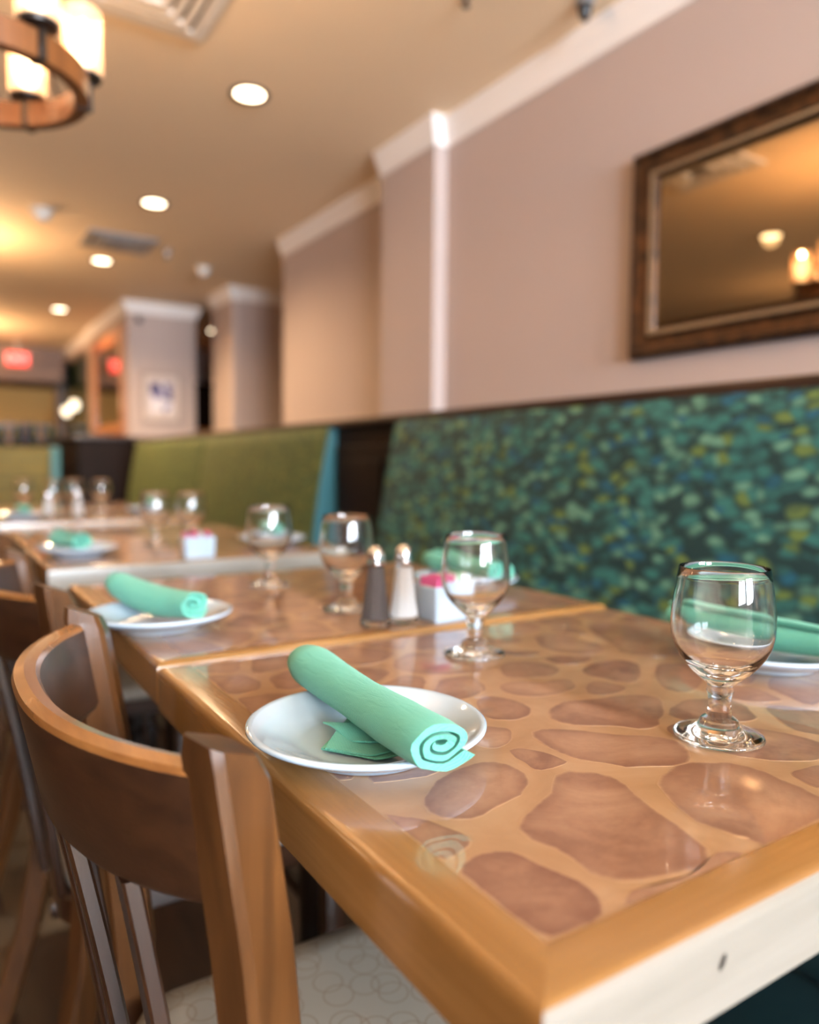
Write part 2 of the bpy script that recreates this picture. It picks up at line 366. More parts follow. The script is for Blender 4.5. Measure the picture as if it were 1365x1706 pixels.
# dark wood half wall behind the banquettes with its cap rail
struct('wall_wainscot', MB().box((1.50, -5.4, 0), (1.92, 6.60, 1.140)).box((1.92, 4.78, 0), (3.4, 6.2, 1.14)), 'dark_panel')
struct('trim_20', MB().box((1.462, -5.4, 1.140), (1.925, 6.62, 1.168), 0.006), 'dark_rail')
for k, (a, b) in enumerate(((2.46, 2.90),)):
    struct('trim_%d' % (21+k), MB().box((1.478, a, 0.10), (1.50, b, 1.06), 0.004).box((1.470, a+0.05, 0.16), (1.480, b-0.05, 1.0), 0.004), 'dark_panel')
struct('wall_half_far', MB().box((1.10, 7.05, 0), (2.24, 7.28, 1.18)).box((1.10, 7.28, 0), (1.56, 9.6, 1.18)), 'dark_panel')
struct('trim_24', MB().box((1.06, 7.02, 1.18), (1.572, 9.6, 1.205), 0.005).box((1.5, 7.02, 1.18), (2.26, 7.285, 1.205), 0.005), 'dark_rail')

# ------------------------------------------------------------------ banquettes
def back_profile(z0, z1):
    pts = []
    for i in range(11):
        t = i/10; z = z0 + (z1-z0)*t
        x = -0.098 + 0.098*t**1.15 - 0.012*math.sin(PI*t)
        pts.append((x, z))
    return pts
def banquette(name, label, y0, y1, fab, side, seams):
    t = thing(name, label, 'banquette', (1.46, y0, 0)); L = y1-y0
    pr = back_profile(0.42, 1.138)
    front = [(x, z) for x, z in pr]
    poly = front + [(0.012, 1.152), (0.036, 1.152), (0.036, 0.42)]
    cuts = [0.014] + seams + [L-0.014]
    for i in range(len(cuts)-1):
        a, b = cuts[i], cuts[i+1]; g = 0.006
        secs = []
        for y, inset in ((a+g*0.0, 0.010), (a+g, 0.003), (a+0.02, 0.0), (b-0.02, 0.0), (b-g, 0.003), (b, 0.010)):
            secs.append([(min(x+inset, 0.036), y, z-(inset if z > 1.1 else 0)) for x, z in poly])
        MB().sweep(secs).build('back_panel', fab, t, True, 50)
    for y in (0.0, L-0.014):
        off = 0.006
        MB().sweep([[(min(x+off, 0.037), yy, z-(0.003 if z > 1.1 else 0)) for x, z in poly] for yy in (y, y+0.014)]).build('side_panel', side, t)
    # cushions
    n = max(1, round(L/1.1)); w_ = L/n
    for k in range(n):
        MB().box((-0.56, k*w_+0.004, 0.34), (-0.085, (k+1)*w_-0.004, 0.465), 0.03, 4).build('seat_cushion', 'dark_teal_vinyl', t)
        MB().box((-0.535, k*w_+0.004, 0.09), (-0.50, (k+1)*w_-0.004, 0.345), 0.012, 3).build('front_panel', 'dark_teal_vinyl', t)
    MB().box((-0.50, 0.01, 0.0), (0.036, L-0.01, 0.34)).build('base', 'dark_panel', t, False)
    return t
banquette('banquette', 'long banquette with teal and green leaf-patterned back under the mirror, right of the set tables', -0.9, 2.40, 'leaf_fabric', 'leaf_fabric', [])
banquette('banquette', 'banquette tinted olive for warm light, with a teal end panel, beyond the dark gap', 2.935, 6.50, 'leaf_fabric_warm_lit', 'teal_vinyl', [1.70])
t = thing('booth_back', 'small far olive booth back with a teal edge, at the left behind the furthest table', 'booth', (0.34, 6.9, 0))
MB().box((0, 0, 0.45), (0.52, 0.12, 1.095), 0.02, 3).build('back_panel', 'gold_olive_fabric', t)
MB().box((0.522, 0.0, 0.30), (0.60, 0.13, 1.10), 0.015, 3).build('side_panel', 'teal_vinyl', t)
MB().box((0.0, -0.36, 0.0), (0.54, -0.002, 0.45), 0.03, 3).build('seat_cushion', 'dark_teal_vinyl', t)
MB().box((0.02, 0.0, 0.0), (0.58, 0.12, 0.44)).build('base', 'dark_panel', t)

# ------------------------------------------------------------------ big mirror on the right wall
def frame_ring(prof, y0, y1, z0, z1, xw):
    """prof: (inset from outer edge, out from wall); frame in the plane x = xw facing -x"""
    m = MB(); rings = []
    for (yy, zz, sy, sz) in ((y0, z0, 1, 1), (y1, z0, -1, 1), (y1, z1, -1, -1), (y0, z1, 1, -1)):
        rings.append([m.b.verts.new((xw-o, yy+sy*i, zz+sz*i)) for i, o in prof])
    n = len(prof)
    for k in range(4):
        A, B = rings[k], rings[(k+1) % 4]
        for j in range(n): m.b.faces.new((A[j], A[(j+1) % n], B[(j+1) % n], B[j]))
    return m
def beads(y0, y1, z0, z1, step, r, out):
    m = MB()
    def bead(y, z, along):
        k = 6; pts = []
        a = (0, step*0.42, 0) if along == 'y' else (0, 0, step*0.42)
        c = Vector((-out, y, z)); s = Vector(a)
        ring = []
        for sg in (-1, 0, 1):
            rr = r*(0.55 if sg else 1.0)
            ring.append([c + s*sg + (Vector((-rr*math.cos(q), 0, rr*math.sin(q))) if along == 'y' else Vector((-rr*math.cos(q), rr*math.sin(q), 0))) for q in [2*PI*i/k for i in range(k)]])
        m.sweep(ring)
    for z in (z0, z1):
        q = int((y1-y0)/step)
        for i in range(q+1): bead(y0+(y1-y0)*i/q, z, 'y')
    for y in (y0, y1):
        q = int((z1-z0)/step)
        for i in range(1, q): bead(y, z0+(z1-z0)*i/q, 'z')
    return m
def wall_mirror(x, y0, y1, z0, z1, fw, label, name='wall_mirror'):
    t = thing(name, label, 'mirror', (x, (y0+y1)/2, (z0+z1)/2)); h = (z1-z0)/2; l = (y1-y0)/2
    pr = [(0, 0), (0, 0.022), (fw*0.08, 0.030), (fw*0.20, 0.030), (fw*0.27, 0.024), (fw*0.62, 0.012), (fw*0.72, 0.018), (fw*0.86, 0.022), (fw*0.95, 0.016), (fw, 0.008), (fw, 0)]
    frame_ring(pr, -l, l, -h, h, 0).build('frame', 'bronze_frame', t, True, 30)
    i1 = fw*0.14; b1 = beads(-l+i1, l-i1, -h+i1, h-i1, 0.011, fw*0.09, 0.031).build('outer_beading', 'bronze_frame', t); b1['kind'] = 'stuff'
    i2 = fw*0.84; b2 = beads(-l+i2, l-i2, -h+i2, h-i2, 0.011, fw*0.08, 0.023).build('inner_beading', 'silver_bead', t); b2['kind'] = 'stuff'; b2['label'] = 'silvery beaded inner edge'
    g = fw-0.004
    m = MB(); bv = 0.018; a, b = l-g, h-g
    m.poly([(-0.006, -a, -b), (-0.006, a, -b), (-0.006, a, b), (-0.006, -a, b), (-0.0085, -a+bv, -b+bv), (-0.0085, a-bv, -b+bv), (-0.0085, a-bv, b-bv), (-0.0085, -a+bv, b-bv)],
           [(4, 5, 6, 7), (0, 1, 5, 4), (1, 2, 6, 5), (2, 3, 7, 6), (3, 0, 4, 7)])
    m.build('mirror_glass', 'mirror_glass', t, False)
    return t
wall_mirror(WX, 0.30, 1.685, 1.322, 1.955, 0.088, 'large rectangular mirror in a beaded bronze wooden frame on the wall above the leaf-patterned banquette')

# ------------------------------------------------------------------ tables
X0, X1 = 0.206, 0.905
TOP = 0.76
def board_profile(wd, th, r):
    p = [(wd, 0), (r, 0)]
    for k in range(1, 6):
        a = PI/2*k/5; p.append((r-r*math.sin(a), -r+r*math.cos(a)))
    r2 = 0.004
    p += [(0, -th+r2), (r2, -th), (wd, -th)]
    return p
def chaikin(p, n=2):
    for _ in range(n):
        q = []
        for i in range(len(p)):
            a, b = Vector(p[i]), Vector(p[(i+1) % len(p)])
            q += [tuple(a*0.75+b*0.25), tuple(a*0.25+b*0.75)]
        p = q
    return p
def resample(p, n):
    L = [0]
    for i in range(len(p)): L.append(L[-1] + (Vector(p[(i+1) % len(p)])-Vector(p[i])).length)
    out = []; j = 0
    for k in range(n):
        t = L[-1]*k/n
        while L[j+1] < t: j += 1
        a, b = Vector(p[j % len(p)]), Vector(p[(j+1) % len(p)])
        out.append(tuple(a + (b-a)*((t-L[j])/max(1e-9, L[j+1]-L[j]))))
    return out
def clip_half(poly, nx, ny, d):      # keep nx*x+ny*y <= d
    out = []
    for i in range(len(poly)):
        a, b = poly[i], poly[(i+1) % len(poly)]; da = nx*a[0]+ny*a[1]-d; db = nx*b[0]+ny*b[1]-d
        if da <= 0: out.append(a)
        if da*db < 0:
            t = da/(da-db); out.append((a[0]+(b[0]-a[0])*t, a[1]+(b[1]-a[1])*t))
    return out
def inside(p, poly):
    c = False
    for i in range(len(poly)):
        (x1, y1), (x2, y2) = poly[i], poly[i-1]
        if (y1 > p[1]) != (y2 > p[1]) and p[0] < (x2-x1)*(p[1]-y1)/(y2-y1)+x1: c = not c
    return c
stone_n = [0]
def fill_stones(w, l, rnd, given, gap=0.0055):
    """irregular flagstones between the given outlines in the rectangle (0..w, 0..l)"""
    fixed = [q for g in given for q in resample(g, 22)]
    sites = []
    for _ in range(4000):
        p = (rnd.uniform(0, w), rnd.uniform(0, l))
        if any(inside(p, g) for g in given): continue
        if min([1e9]+[math.hypot(p[0]-q[0], p[1]-q[1]) for q in fixed]) < 0.019: continue
        if min([1e9]+[math.hypot((p[0]-q[0])*0.8, p[1]-q[1]) for q in sites]) < 0.066+0.02*math.sin(p[0]*31+p[1]*17): continue
        sites.append(p)
    out = []
    for p in sites:
        cell = [(0.0, 0.0), (w, 0.0), (w, l), (0.0, l)]
        for q in sites + fixed:
            if q is p: continue
            dx, dy = q[0]-p[0], q[1]-p[1]; dd = math.hypot(dx, dy)
            if dd > 0.28 or dd < 1e-6: continue
            isf = q in fixed
            nx, ny = dx/dd, dy/dd
            m = nx*p[0]+ny*p[1] + (dd*0.5 - gap*0.9 if not isf else dd-gap*1.6)
            cell = clip_half(cell, nx, ny, m)
            if len(cell) < 3: break
        if len(cell) < 3: continue
        cx = sum(a for a, b in cell)/len(cell); cy = sum(b for a, b in cell)/len(cell)
        A = abs(sum(cell[i][0]*cell[(i+1) % len(cell)][1]-cell[(i+1) % len(cell)][0]*cell[i][1] for i in range(len(cell))))/2
        if A < 0.0006: continue
        out.append(chaikin(resample(cell, 12), 1))
    return out
def stone_mesh(poly, parent, z):
    if sum(poly[i-1][0]*poly[i][1]-poly[i][0]*poly[i-1][1] for i in range(len(poly))) < 0: poly = poly[::-1]
    p = resample(poly, 26); cx = sum(a for a, b in p)/26; cy = sum(b for a, b in p)/26
    pts = []
    for (x, y) in p:
        j = noise.noise((x*90, y*90, 3.1+cx*10))*0.0022 + noise.noise((x*35, y*35, 9))*0.003
        d = Vector((x-cx, y-cy)); dl = max(d.length, 1e-5)
        pts.append((x+d.x/dl*j, y+d.y/dl*j))
    vs = [(x, y, z) for x, y in pts]
    for f in (0.93, 0.78, 0.5): vs += [(cx+(x-cx)*f, cy+(y-cy)*f, z) for x, y in pts]
    vs += [(cx, cy, z)] + [(x, y, z-0.0003) for x, y in pts]
    N = 26; F = []
    for k in range(N):
        k2 = (k+1) % N
        F += [(k, k2, N+k2, N+k), (N+k, N+k2, 2*N+k2, 2*N+k), (2*N+k, 2*N+k2, 3*N+k2, 3*N+k), (3*N+k, 3*N+k2, 4*N), (4*N+1+k, 4*N+1+k2, k2, k)]
    me = bpy.data.meshes.new('stone'); me.from_pydata(vs, [], F); me.update()
    at = me.attributes.new('rim', 'FLOAT', 'POINT')
    rv = [1.0]*N + [0.62]*N + [0.25]*N + [0.0]*N + [0.0] + [1.0]*N
    at.data.foreach_set('value', rv)
    return link('stone', me, 'stone', parent)
PR_ = []
def table(label, y0, y1, z=TOP, seed=1, given=(), group='tables along the banquette', stones=True, bwf=0.034, bwb=0.034, bwr=0.034, pale=True, tilt=0.0):
    w, l = X1-X0, y1-y0
    t = thing('dining_table', label, 'table', (X0, y0, z), 0, group); t.rotation_euler = (0, tilt, 0)
    bw, th = 0.034, 0.050
    # four mitred boards, local frame origin at the near left top corner
    def brd(kind):
        A, B = [], []; wd = dict(front=bwf, back=bwb, left=bw, right=bwr)[kind]
        e0, e1 = (bw, bwr) if kind in ('front', 'back') else (bwf, bwb)
        for d, h in board_profile(wd, th, 0.008 if wd > 0.02 else 0.006):
            q0, q1 = d*e0/wd, d*e1/wd
            if kind == 'front': a, b = (q0, d, h), (w-q1, d, h)
            if kind == 'back': a, b = (q0, l-d, h), (w-q1, l-d, h)
            if kind == 'left': a, b = (d, q0, h), (d, l-q1, h)
            if kind == 'right': a, b = (w-d, q0, h), (w-d, l-q1, h)
            A.append(a); B.append(b)
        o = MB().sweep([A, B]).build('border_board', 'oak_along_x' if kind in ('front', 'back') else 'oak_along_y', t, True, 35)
        if kind == 'front' and pale:      # front edge recoloured paler, window light painted into the oak
            o.data.materials.append(M['window_lit_oak_edge'])
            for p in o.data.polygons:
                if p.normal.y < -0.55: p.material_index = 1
    for k in ('front', 'back', 'left', 'right'): brd(k)
    MB().box((bw, bwf, -0.03), (w-bwr, l-bwb, -0.0006)).build('inlay_panel', 'grout', t, False)
    if stones:
        rnd = random.Random(seed); iw, il = w-bw-bwr, l-bwf-bwb
        loc = [[(x-X0-bw, y-y0-bwf) for x, y in g] for g in given]
        cells = [chaikin(g, 2) for g in loc]
        fills = fill_stones(iw, il, rnd, cells)
        for c in cells + fills:
            for cl in ((-1, 0, -0.0015), (1, 0, iw-0.0015), (0, -1, -0.0015), (0, 1, il-0.0015)): c = clip_half(c, *cl)
            if len(c) > 2: stone_mesh([(x+bw, y+bwf) for x, y in c], t, -0.0005+0.00001*(stone_n[0] % 9)); stone_n[0] += 1
    MB().box((w/2-0.2, l/2-0.2, -0.066), (w/2+0.2, l/2+0.2, -0.0505), 0.003).build('mounting_plate', 'dark_metal', t)
    MB().lathe([(0, -0.066), (0.038, -0.066), (0.038, -z+0.05), (0.06, -z+0.03), (0, -z+0.03)], 24, (w/2, l/2, 0)).build('column', 'dark_metal', t)
    b = MB(); b.box((w/2-0.24, l/2-0.035, -z), (w/2+0.24, l/2+0.035, -z+0.032), 0.01); b.box((w/2-0.035, l/2-0.24, -z), (w/2+0.035, l/2+0.24, -z+0.034), 0.01); b.build('base', 'dark_metal', t)
    return t
GIVEN = [[(0.2374, 0.3264), (0.2604, 0.3374), (0.2811, 0.3336), (0.2848, 0.3189), (0.2906, 0.2905), (0.2939, 0.2702), (0.2871, 0.2548), (0.2772, 0.2492), (0.2425, 0.25), (0.238, 0.2878)],
 [(0.3759, 0.3968), (0.403, 0.3972), (0.4172, 0.3661), (0.4025, 0.3343), (0.3925, 0.3045), (0.3893, 0.2861), (0.3863, 0.269), (0.3736, 0.2591), (0.3528, 0.2585), (0.3224, 0.2662), (0.308, 0.272), (0.3001, 0.2878), (0.3063, 0.3109), (0.3004, 0.3273), (0.2985, 0.3457), (0.3149, 0.3584), (0.3395, 0.3681), (0.3603, 0.3747)],
 [(0.4362, 0.3545), (0.4724, 0.3609), (0.4965, 0.3553), (0.5182, 0.3361), (0.518, 0.3102), (0.5122, 0.2746), (0.5104, 0.2498), (0.4948, 0.2418), (0.4609, 0.2461), (0.4118, 0.2497), (0.4101, 0.2694), (0.407, 0.2956), (0.4094, 0.3138), (0.4236, 0.3361)],
 [(0.4223, 0.4708), (0.4398, 0.4753), (0.4656, 0.4506), (0.488, 0.4238), (0.5149, 0.4075), (0.5136, 0.3803), (0.4963, 0.3647), (0.475, 0.3582), (0.4451, 0.3705), (0.4264, 0.3901), (0.4135, 0.4163), (0.4125, 0.4517)],
 [(0.4885, 0.5176), (0.5123, 0.5174), (0.5495, 0.5047), (0.5946, 0.4977), (0.5975, 0.4711), (0.5659, 0.4487), (0.5188, 0.4162), (0.4977, 0.4443), (0.4603, 0.4707), (0.4604, 0.4909)],
 [(0.4833, 0.5905), (0.5122, 0.5953), (0.5296, 0.5737), (0.5626, 0.5768), (0.5653, 0.558), (0.5438, 0.5384), (0.5153, 0.5351), (0.4854, 0.548), (0.4758, 0.5687)],
 [(0.5711, 0.4499), (0.6109, 0.463), (0.637, 0.4523), (0.6542, 0.4323), (0.6333, 0.3994), (0.6153, 0.3852), (0.588, 0.4033), (0.5615, 0.4193), (0.5589, 0.4357)],
 [(0.6628, 0.413), (0.681, 0.3974), (0.6938, 0.3717), (0.6788, 0.347), (0.6364, 0.3268), (0.6218, 0.3503), (0.6284, 0.3734)],
 [(0.4501, 0.5741), (0.4693, 0.5528), (0.4707, 0.5237), (0.4575, 0.5052), (0.4367, 0.4994), (0.4126, 0.5106), (0.4189, 0.5459)],
 [(0.3959, 0.508), (0.4162, 0.4896), (0.4026, 0.4683), (0.3827, 0.4562), (0.3645, 0.4639), (0.3714, 0.4871)],
 [(0.3511, 0.4467), (0.3652, 0.432), (0.3659, 0.4028), (0.3474, 0.3876), (0.3184, 0.3786), (0.2919, 0.3704), (0.2738, 0.3772), (0.2646, 0.4002), (0.2994, 0.4325)],
 [(0.5726, 0.403), (0.6046, 0.3759), (0.6152, 0.3396), (0.6139, 0.3128), (0.5796, 0.3048), (0.5435, 0.3238), (0.5208, 0.3562), (0.5294, 0.3845)],
 [(0.5311, 0.3079), (0.5682, 0.3057), (0.5753, 0.2867), (0.5415, 0.2692), (0.5229, 0.2806), (0.5257, 0.2946)],
 [(0.3067, 0.2653), (0.3256, 0.2581), (0.353, 0.2552), (0.3842, 0.2648), (0.3929, 0.2613), (0.4043, 0.25), (0.3669, 0.2483), (0.3221, 0.2485), (0.2853, 0.248)],
 [(0.6607, 0.7361), (0.6926, 0.7497), (0.7173, 0.7243), (0.7092, 0.682), (0.711, 0.6515), (0.6817, 0.6319), (0.6485, 0.6383), (0.6324, 0.67), (0.6451, 0.7096)],
 [(0.78, 0.763), (0.8138, 0.7558), (0.855, 0.7194), (0.8664, 0.6766), (0.8305, 0.6209), (0.7638, 0.5659), (0.7122, 0.5861), (0.6924, 0.6168), (0.7261, 0.6523), (0.7433, 0.7037)],
 [(0.5985, 0.757), (0.6342, 0.7621), (0.6487, 0.7379), (0.6284, 0.7146), (0.5834, 0.7314)],
 [(0.5766, 0.7074), (0.6133, 0.6885), (0.6184, 0.6605), (0.5945, 0.6617), (0.5653, 0.6875)],
 [(0.5447, 0.6622), (0.5791, 0.6499), (0.5945, 0.609), (0.5659, 0.589), (0.5341, 0.5938), (0.5066, 0.6102)],
 [(0.621, 0.6011), (0.6672, 0.606), (0.6848, 0.5791), (0.6551, 0.5504), (0.6191, 0.5228), (0.6039, 0.5306), (0.5952, 0.5575), (0.5957, 0.5858)],
 [(0.6962, 0.5683), (0.7324, 0.5509), (0.7395, 0.5308), (0.6618, 0.4778), (0.6275, 0.4735), (0.6236, 0.4943), (0.6396, 0.5173)]]
tb = table('nearest dining table with a stone-patterned top and wide oak edge, under the sharp napkin', 0.218, 0.832, TOP, 5, GIVEN, bwb=0.010, bwr=0.010)
kn = MB().poly([(0.0045*math.cos(a)*0.5+0.0035*math.sin(a)*0.5, 0, 0.0045*math.sin(a)*0.9) for a in [2*PI*k/12 for k in range(12)]], [tuple(range(12))]).build('wood_knot', 'dark_metal', tb, False); kn.location = (0.325-X0, -0.0003, -0.0195)
table('second dining table butted behind the nearest one, holding the salt and pepper shakers', 0.834, 1.452, TOP+0.0045, 9, bwf=0.022, bwr=0.012, pale=False)
table('third dining table beyond the gap, its pale front edge below the blurred packet holder', 1.722, 2.34, TOP, 12)
table('fourth dining table pushed against the back of the third', 2.342, 2.70, TOP, 16, pale=False)
table('furthest dining table, blurred, crowded with small glasses by the olive banquette', 3.10, 3.72, TOP, 21, pale=False)
table('dining table joined behind the furthest crowded one', 3.722, 4.34, TOP, 23, pale=False)

# ------------------------------------------------------------------ chairs
def chair_proto():
    """local frame: origin on the floor under the middle of the back, +x towards the table"""
    t = thing('dining_chair', 'x', 'chair', (0, 0, 0), 0, 'dining chairs along the tables')
    HW = 0.2225
    def post(sg):
        m = MB(); secs = []
        ang = -sg*R(20)
        path = [(-0.045, 0.0, 0.93), (0.005, 0.16, 0.93), (0.035, 0.32, 0.93), (0.044, 0.45, 0.93), (0.033, 0.58, 0.945), (0.020, 0.70, 0.975), (0.003, 0.812, 1.0), (0.000, 0.826, 1.0)]
        for i, (x, z, fy) in enumerate(path):
            hx, hy = 0.0198, 0.0198
            if i == len(path)-1: hx, hy = 0.0165, 0.0165
            pts = []
            c = 0.0050
            for (a, b) in ((-hx+c, -hy), (hx-c, -hy), (hx, -hy+c), (hx, hy-c), (hx-c, hy), (-hx+c, hy), (-hx, hy-c), (-hx, -hy+c)):
                ca, sa = math.cos(ang), math.sin(ang)
                ux, uy = a*ca-b*sa, a*sa+b*ca
                zz = z + (0.006*(-ux/0.016) if z > 0.80 else 0)
                pts.append((x+ux, sg*HW*fy+uy, zz))
            secs.append(pts)
        m.sweep(secs).build('back_post', 'walnut_post', t, True, 28)
    post(-1); post(1)
    def rail_x(y):    # bulge away from the table
        s = y/HW; return -0.075*(1-abs(s)**2.3)**0.9 - 0.001
    def rail(z0, z1, lean, name, thick=0.021):
        secs = []; n = 30
        for k in range(n+1):
            y = -HW + 2*HW*k/n; y = max(-HW+0.006, min(HW-0.006, y)); e = 0.001
            x = rail_x(y); dx = (rail_x(min(HW, y+e))-rail_x(max(-HW, y-e)))/(min(HW, y+e)-max(-HW, y-e)); tl = math.hypot(dx, 1); nx, ny = 1/tl, -dx/tl
            h = thick/2; r = 0.006; pts = []
            low = z0 + 0.012*(1-(y/HW)**2)*-1
            for (u, zz) in ((-h, low+r), (-h, z1-r), (-h+r*0.4, z1-r*0.3), (0, z1+0.001), (h-r*0.4, z1-r*0.3), (h, z1-r), (h, low+r), (h-r*0.6, low), (-h+r*0.6, low)):
                ln = (z1-zz)*lean
                pts.append((x+nx*u+ln, y+ny*u, zz))
            secs.append(pts)
        o = MB().sweep(secs).build(name, 'walnut_y', t, True, 32); o.data.materials.append(M['walnut_worn_lit'])
        for p in o.data.polygons:            # scratched, worn top edge, lightened further to paint in the lamp highlight
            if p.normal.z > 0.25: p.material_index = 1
    rail(0.728, 0.815, 0.20, 'top_rail')
    # slats from the rail down to the seat frame
    for y in (-0.138, -0.052, 0.052, 0.138):
        m = MB(); xa = rail_x(y)+0.018; xb = 0.042 + rail_x(y)*0.55
        secs = []
        for k in range(9):
            s = k/8; z = 0.722 - (0.722-0.385)*s; x = xa + (xb-xa)*s + 0.004*math.sin(PI*s)
            hw, ht = 0.016, 0.006; c = 0.002
            yy = y*(1-0.05*s)
            secs.append([(x-ht, yy-hw+c, z), (x-ht+c, yy-hw, z), (x+ht-c, yy-hw, z), (x+ht, yy-hw+c, z), (x+ht, yy+hw-c, z), (x+ht-c, yy+hw, z), (x-ht+c, yy+hw, z), (x-ht, yy+hw-c, z)])
        m.sweep(secs).build('slat', 'walnut_z', t, True, 28)
    # seat: frame + cushion with rounded outline
    def outline(x0, x1, hw, rr, n=6):
        pts = []
        for cx, cy, a0 in ((x1-rr, hw-rr, 0), (x0+rr, hw-rr*1.0, PI/2), (x0+rr, -hw+rr, PI), (x1-rr, -hw+rr, 1.5*PI)):
            for k in range(n+1):
                a = a0+PI/2*k/n; pts.append((cx+rr*math.cos(a), cy+rr*math.sin(a)))
        return pts
    def slab(x0, x1, hw, rr, levels, name, mat):
        secs = []
        for ins, z in levels: secs.append([(x, y, z) for x, y in outline(x0+ins, x1-ins, hw-ins, max(rr-ins, 0.01))])
        MB().sweep(secs).build(name, mat, t, True, 40)
    slab(0.010, 0.44, 0.178, 0.05, [(0.003, 0.345), (0, 0.348), (0, 0.382), (0.003, 0.385)], 'seat_frame', 'walnut_x')
    slab(0.022, 0.445, 0.176, 0.055, [(0.004, 0.3852), (0.0, 0.390), (0.0, 0.400), (0.006, 0.410), (0.02, 0.417), (0.05, 0.420)], 'seat_cushion', 'ring_vinyl')
    for sg in (-1, 1):
        MB().box((0.40, sg*0.17-0.017, 0), (0.434, sg*0.17+0.017, 0.345), 0.004).build('front_leg', 'walnut_z', t)
        MB().box((0.035, sg*0.185-0.009, 0.17), (0.41, sg*0.175+0.009, 0.195), 0.003).build('stretcher', 'walnut_x', t)
    MB().box((0.408, -0.18, 0.21), (0.426, 0.18, 0.235), 0.003).build('stretcher', 'walnut_y', t)
    return t
ch = chair_proto(); ch.location = (0.136, 0.632, 0); ch['label'] = 'nearest walnut chair with a curved top rail and slats, pushed under the nearest table'
copy_tree(ch, (0.128, 1.252, 0), None, 'second walnut chair, partly cut by the left edge, behind the nearest chair')
copy_tree(ch, (0.13, 2.12, 0), None, 'blurred walnut chair at the left edge beside the third table')
copy_tree(ch, (0.12, 3.46, 0), None, 'walnut chair by the furthest crowded table, mostly hidden')

# ------------------------------------------------------------------ tableware
def goblet_proto():
    t = thing('water_goblet', 'x', 'glass')
    Rj, Zj = 0.0105, 0.0455
    bowl_out = [(Rj, Zj), (0.0150, 0.0490), (0.0215, 0.0545), (0.0285, 0.0620), (0.0345, 0.0705), (0.0385, 0.0795), (0.0405, 0.0890), (0.0408, 0.0985), (0.0400, 0.110), (0.0385, 0.122), (0.0368, 0.133), (0.0354, 0.1420)]
    bowl_in = [(0.0349, 0.1430), (0.0344, 0.1420), (0.0356, 0.133), (0.0373, 0.122), (0.0387, 0.110), (0.0394, 0.0985), (0.0390, 0.0890), (0.0369, 0.0800), (0.0327, 0.0720), (0.0262, 0.0645), (0.0180, 0.0590), (0.009, 0.0562), (0, 0.0555)]
    MB().lathe(bowl_out+bowl_in, 56).build('bowl', 'clear_glass', t, True, 75, False)
    MB().lathe([(0.0100, 0.019), (0.0092, 0.0235), (0.0090, 0.031), (0.0098, 0.036), (0.0108, 0.0395), (0.0098, 0.0425), (Rj, Zj)], 56).build('stem', 'clear_glass', t, True, 75, False)
    MB().lathe([(0, 0.0032), (0.012, 0.003), (0.030, 0.0006), (0.034, 0.0002), (0.0356, 0.0010), (0.0360, 0.0024), (0.0350, 0.0038), (0.029, 0.0052), (0.021, 0.0075), (0.0165, 0.011), (0.0150, 0.0155), (0.0125, 0.0175), (0.0100, 0.019)], 56).build('foot', 'clear_glass', t, True, 75, False)
    return t
gb = goblet_proto(); gb.location = (0.550, 0.380, TOP); gb['label'] = 'nearest clear water goblet, on the right of the nearest table'
T2Z = TOP+0.0045
for x, y, z, lb in ((0.542, 0.703, TOP, 'clear water goblet in front of the white packet holder, mid table'), (0.527, 1.000, T2Z, 'clear water goblet just left of the pepper shaker'),
                 (0.514, 1.272, T2Z, 'clear water goblet near the far edge of the second table'), (0.520, 2.10, TOP, 'small blurred goblet left of the far white packet holder'),
                 (0.604, 2.06, TOP, 'small blurred goblet right behind the far white packet holder')):
    copy_tree(gb, (x, y, z), 0.0, lb)
for x, y, lb in ((0.345, 3.62, 'tiny blurred goblet at the left edge on the furthest table'), (0.445, 3.50, 'tiny blurred goblet behind the far shakers, the left one'), (0.545, 3.62, 'tiny blurred goblet behind the far shakers, the middle one'), (0.655, 3.60, 'tiny blurred goblet behind the far shakers, the right one')):
    copy_tree(gb, (x, y, TOP), 0.0, lb)
def plate_mesh(t=None):
    prof = [(0, 0.0035), (0.050, 0.0030), (0.051, 0.0002), (0.0545, 0.0002), (0.0565, 0.0035), (0.070, 0.0085), (0.085, 0.0150), (0.0925, 0.0192), (0.0945, 0.0212), (0.0942, 0.0228), (0.0920, 0.0236),
            (0.0885, 0.0226), (0.078, 0.0175), (0.067, 0.0125), (0.059, 0.0095), (0.055, 0.0078), (0.050, 0.0072), (0, 0.0070)]
    m = MB().lathe(prof, 72)
    return m.build('side_plate', 'porcelain', t, True, 60)
pl = plate_mesh(); pl.location = (0.288, 0.511, TOP); tag(pl, 'nearest white porcelain plate under the sharp mint green napkin roll', 'plate', 'side plates')
def dup(o, loc, label, rz=0.0):
    c = o.copy(); C.objects.link(c); c.location = loc; c.rotation_euler = (0, 0, rz); c['label'] = label; return c
dup(pl, (0.257, 1.020, T2Z), 'white plate on the second table, at left behind the nearest chair')
dup(pl, (0.300, 1.945, TOP), 'small blurred white plate on the left corner of the third table')
dup(pl, (0.806, 0.500, TOP), 'white plate under a green napkin, right edge behind the nearest goblet')
dup(pl, (0.800, 1.070, T2Z), 'white plate on the banquette side of the second table, hidden behind the goblet')
dup(pl, (0.800, 1.960, TOP), 'tiny white plate on the banquette side of the third table')
dup(pl, (0.305, 3.26, TOP), 'tiny blurred white plate at the left edge on the furthest table')
dup(pl, (0.82, 3.45, TOP), 'tiny blurred plate on the banquette side of the furthest table')

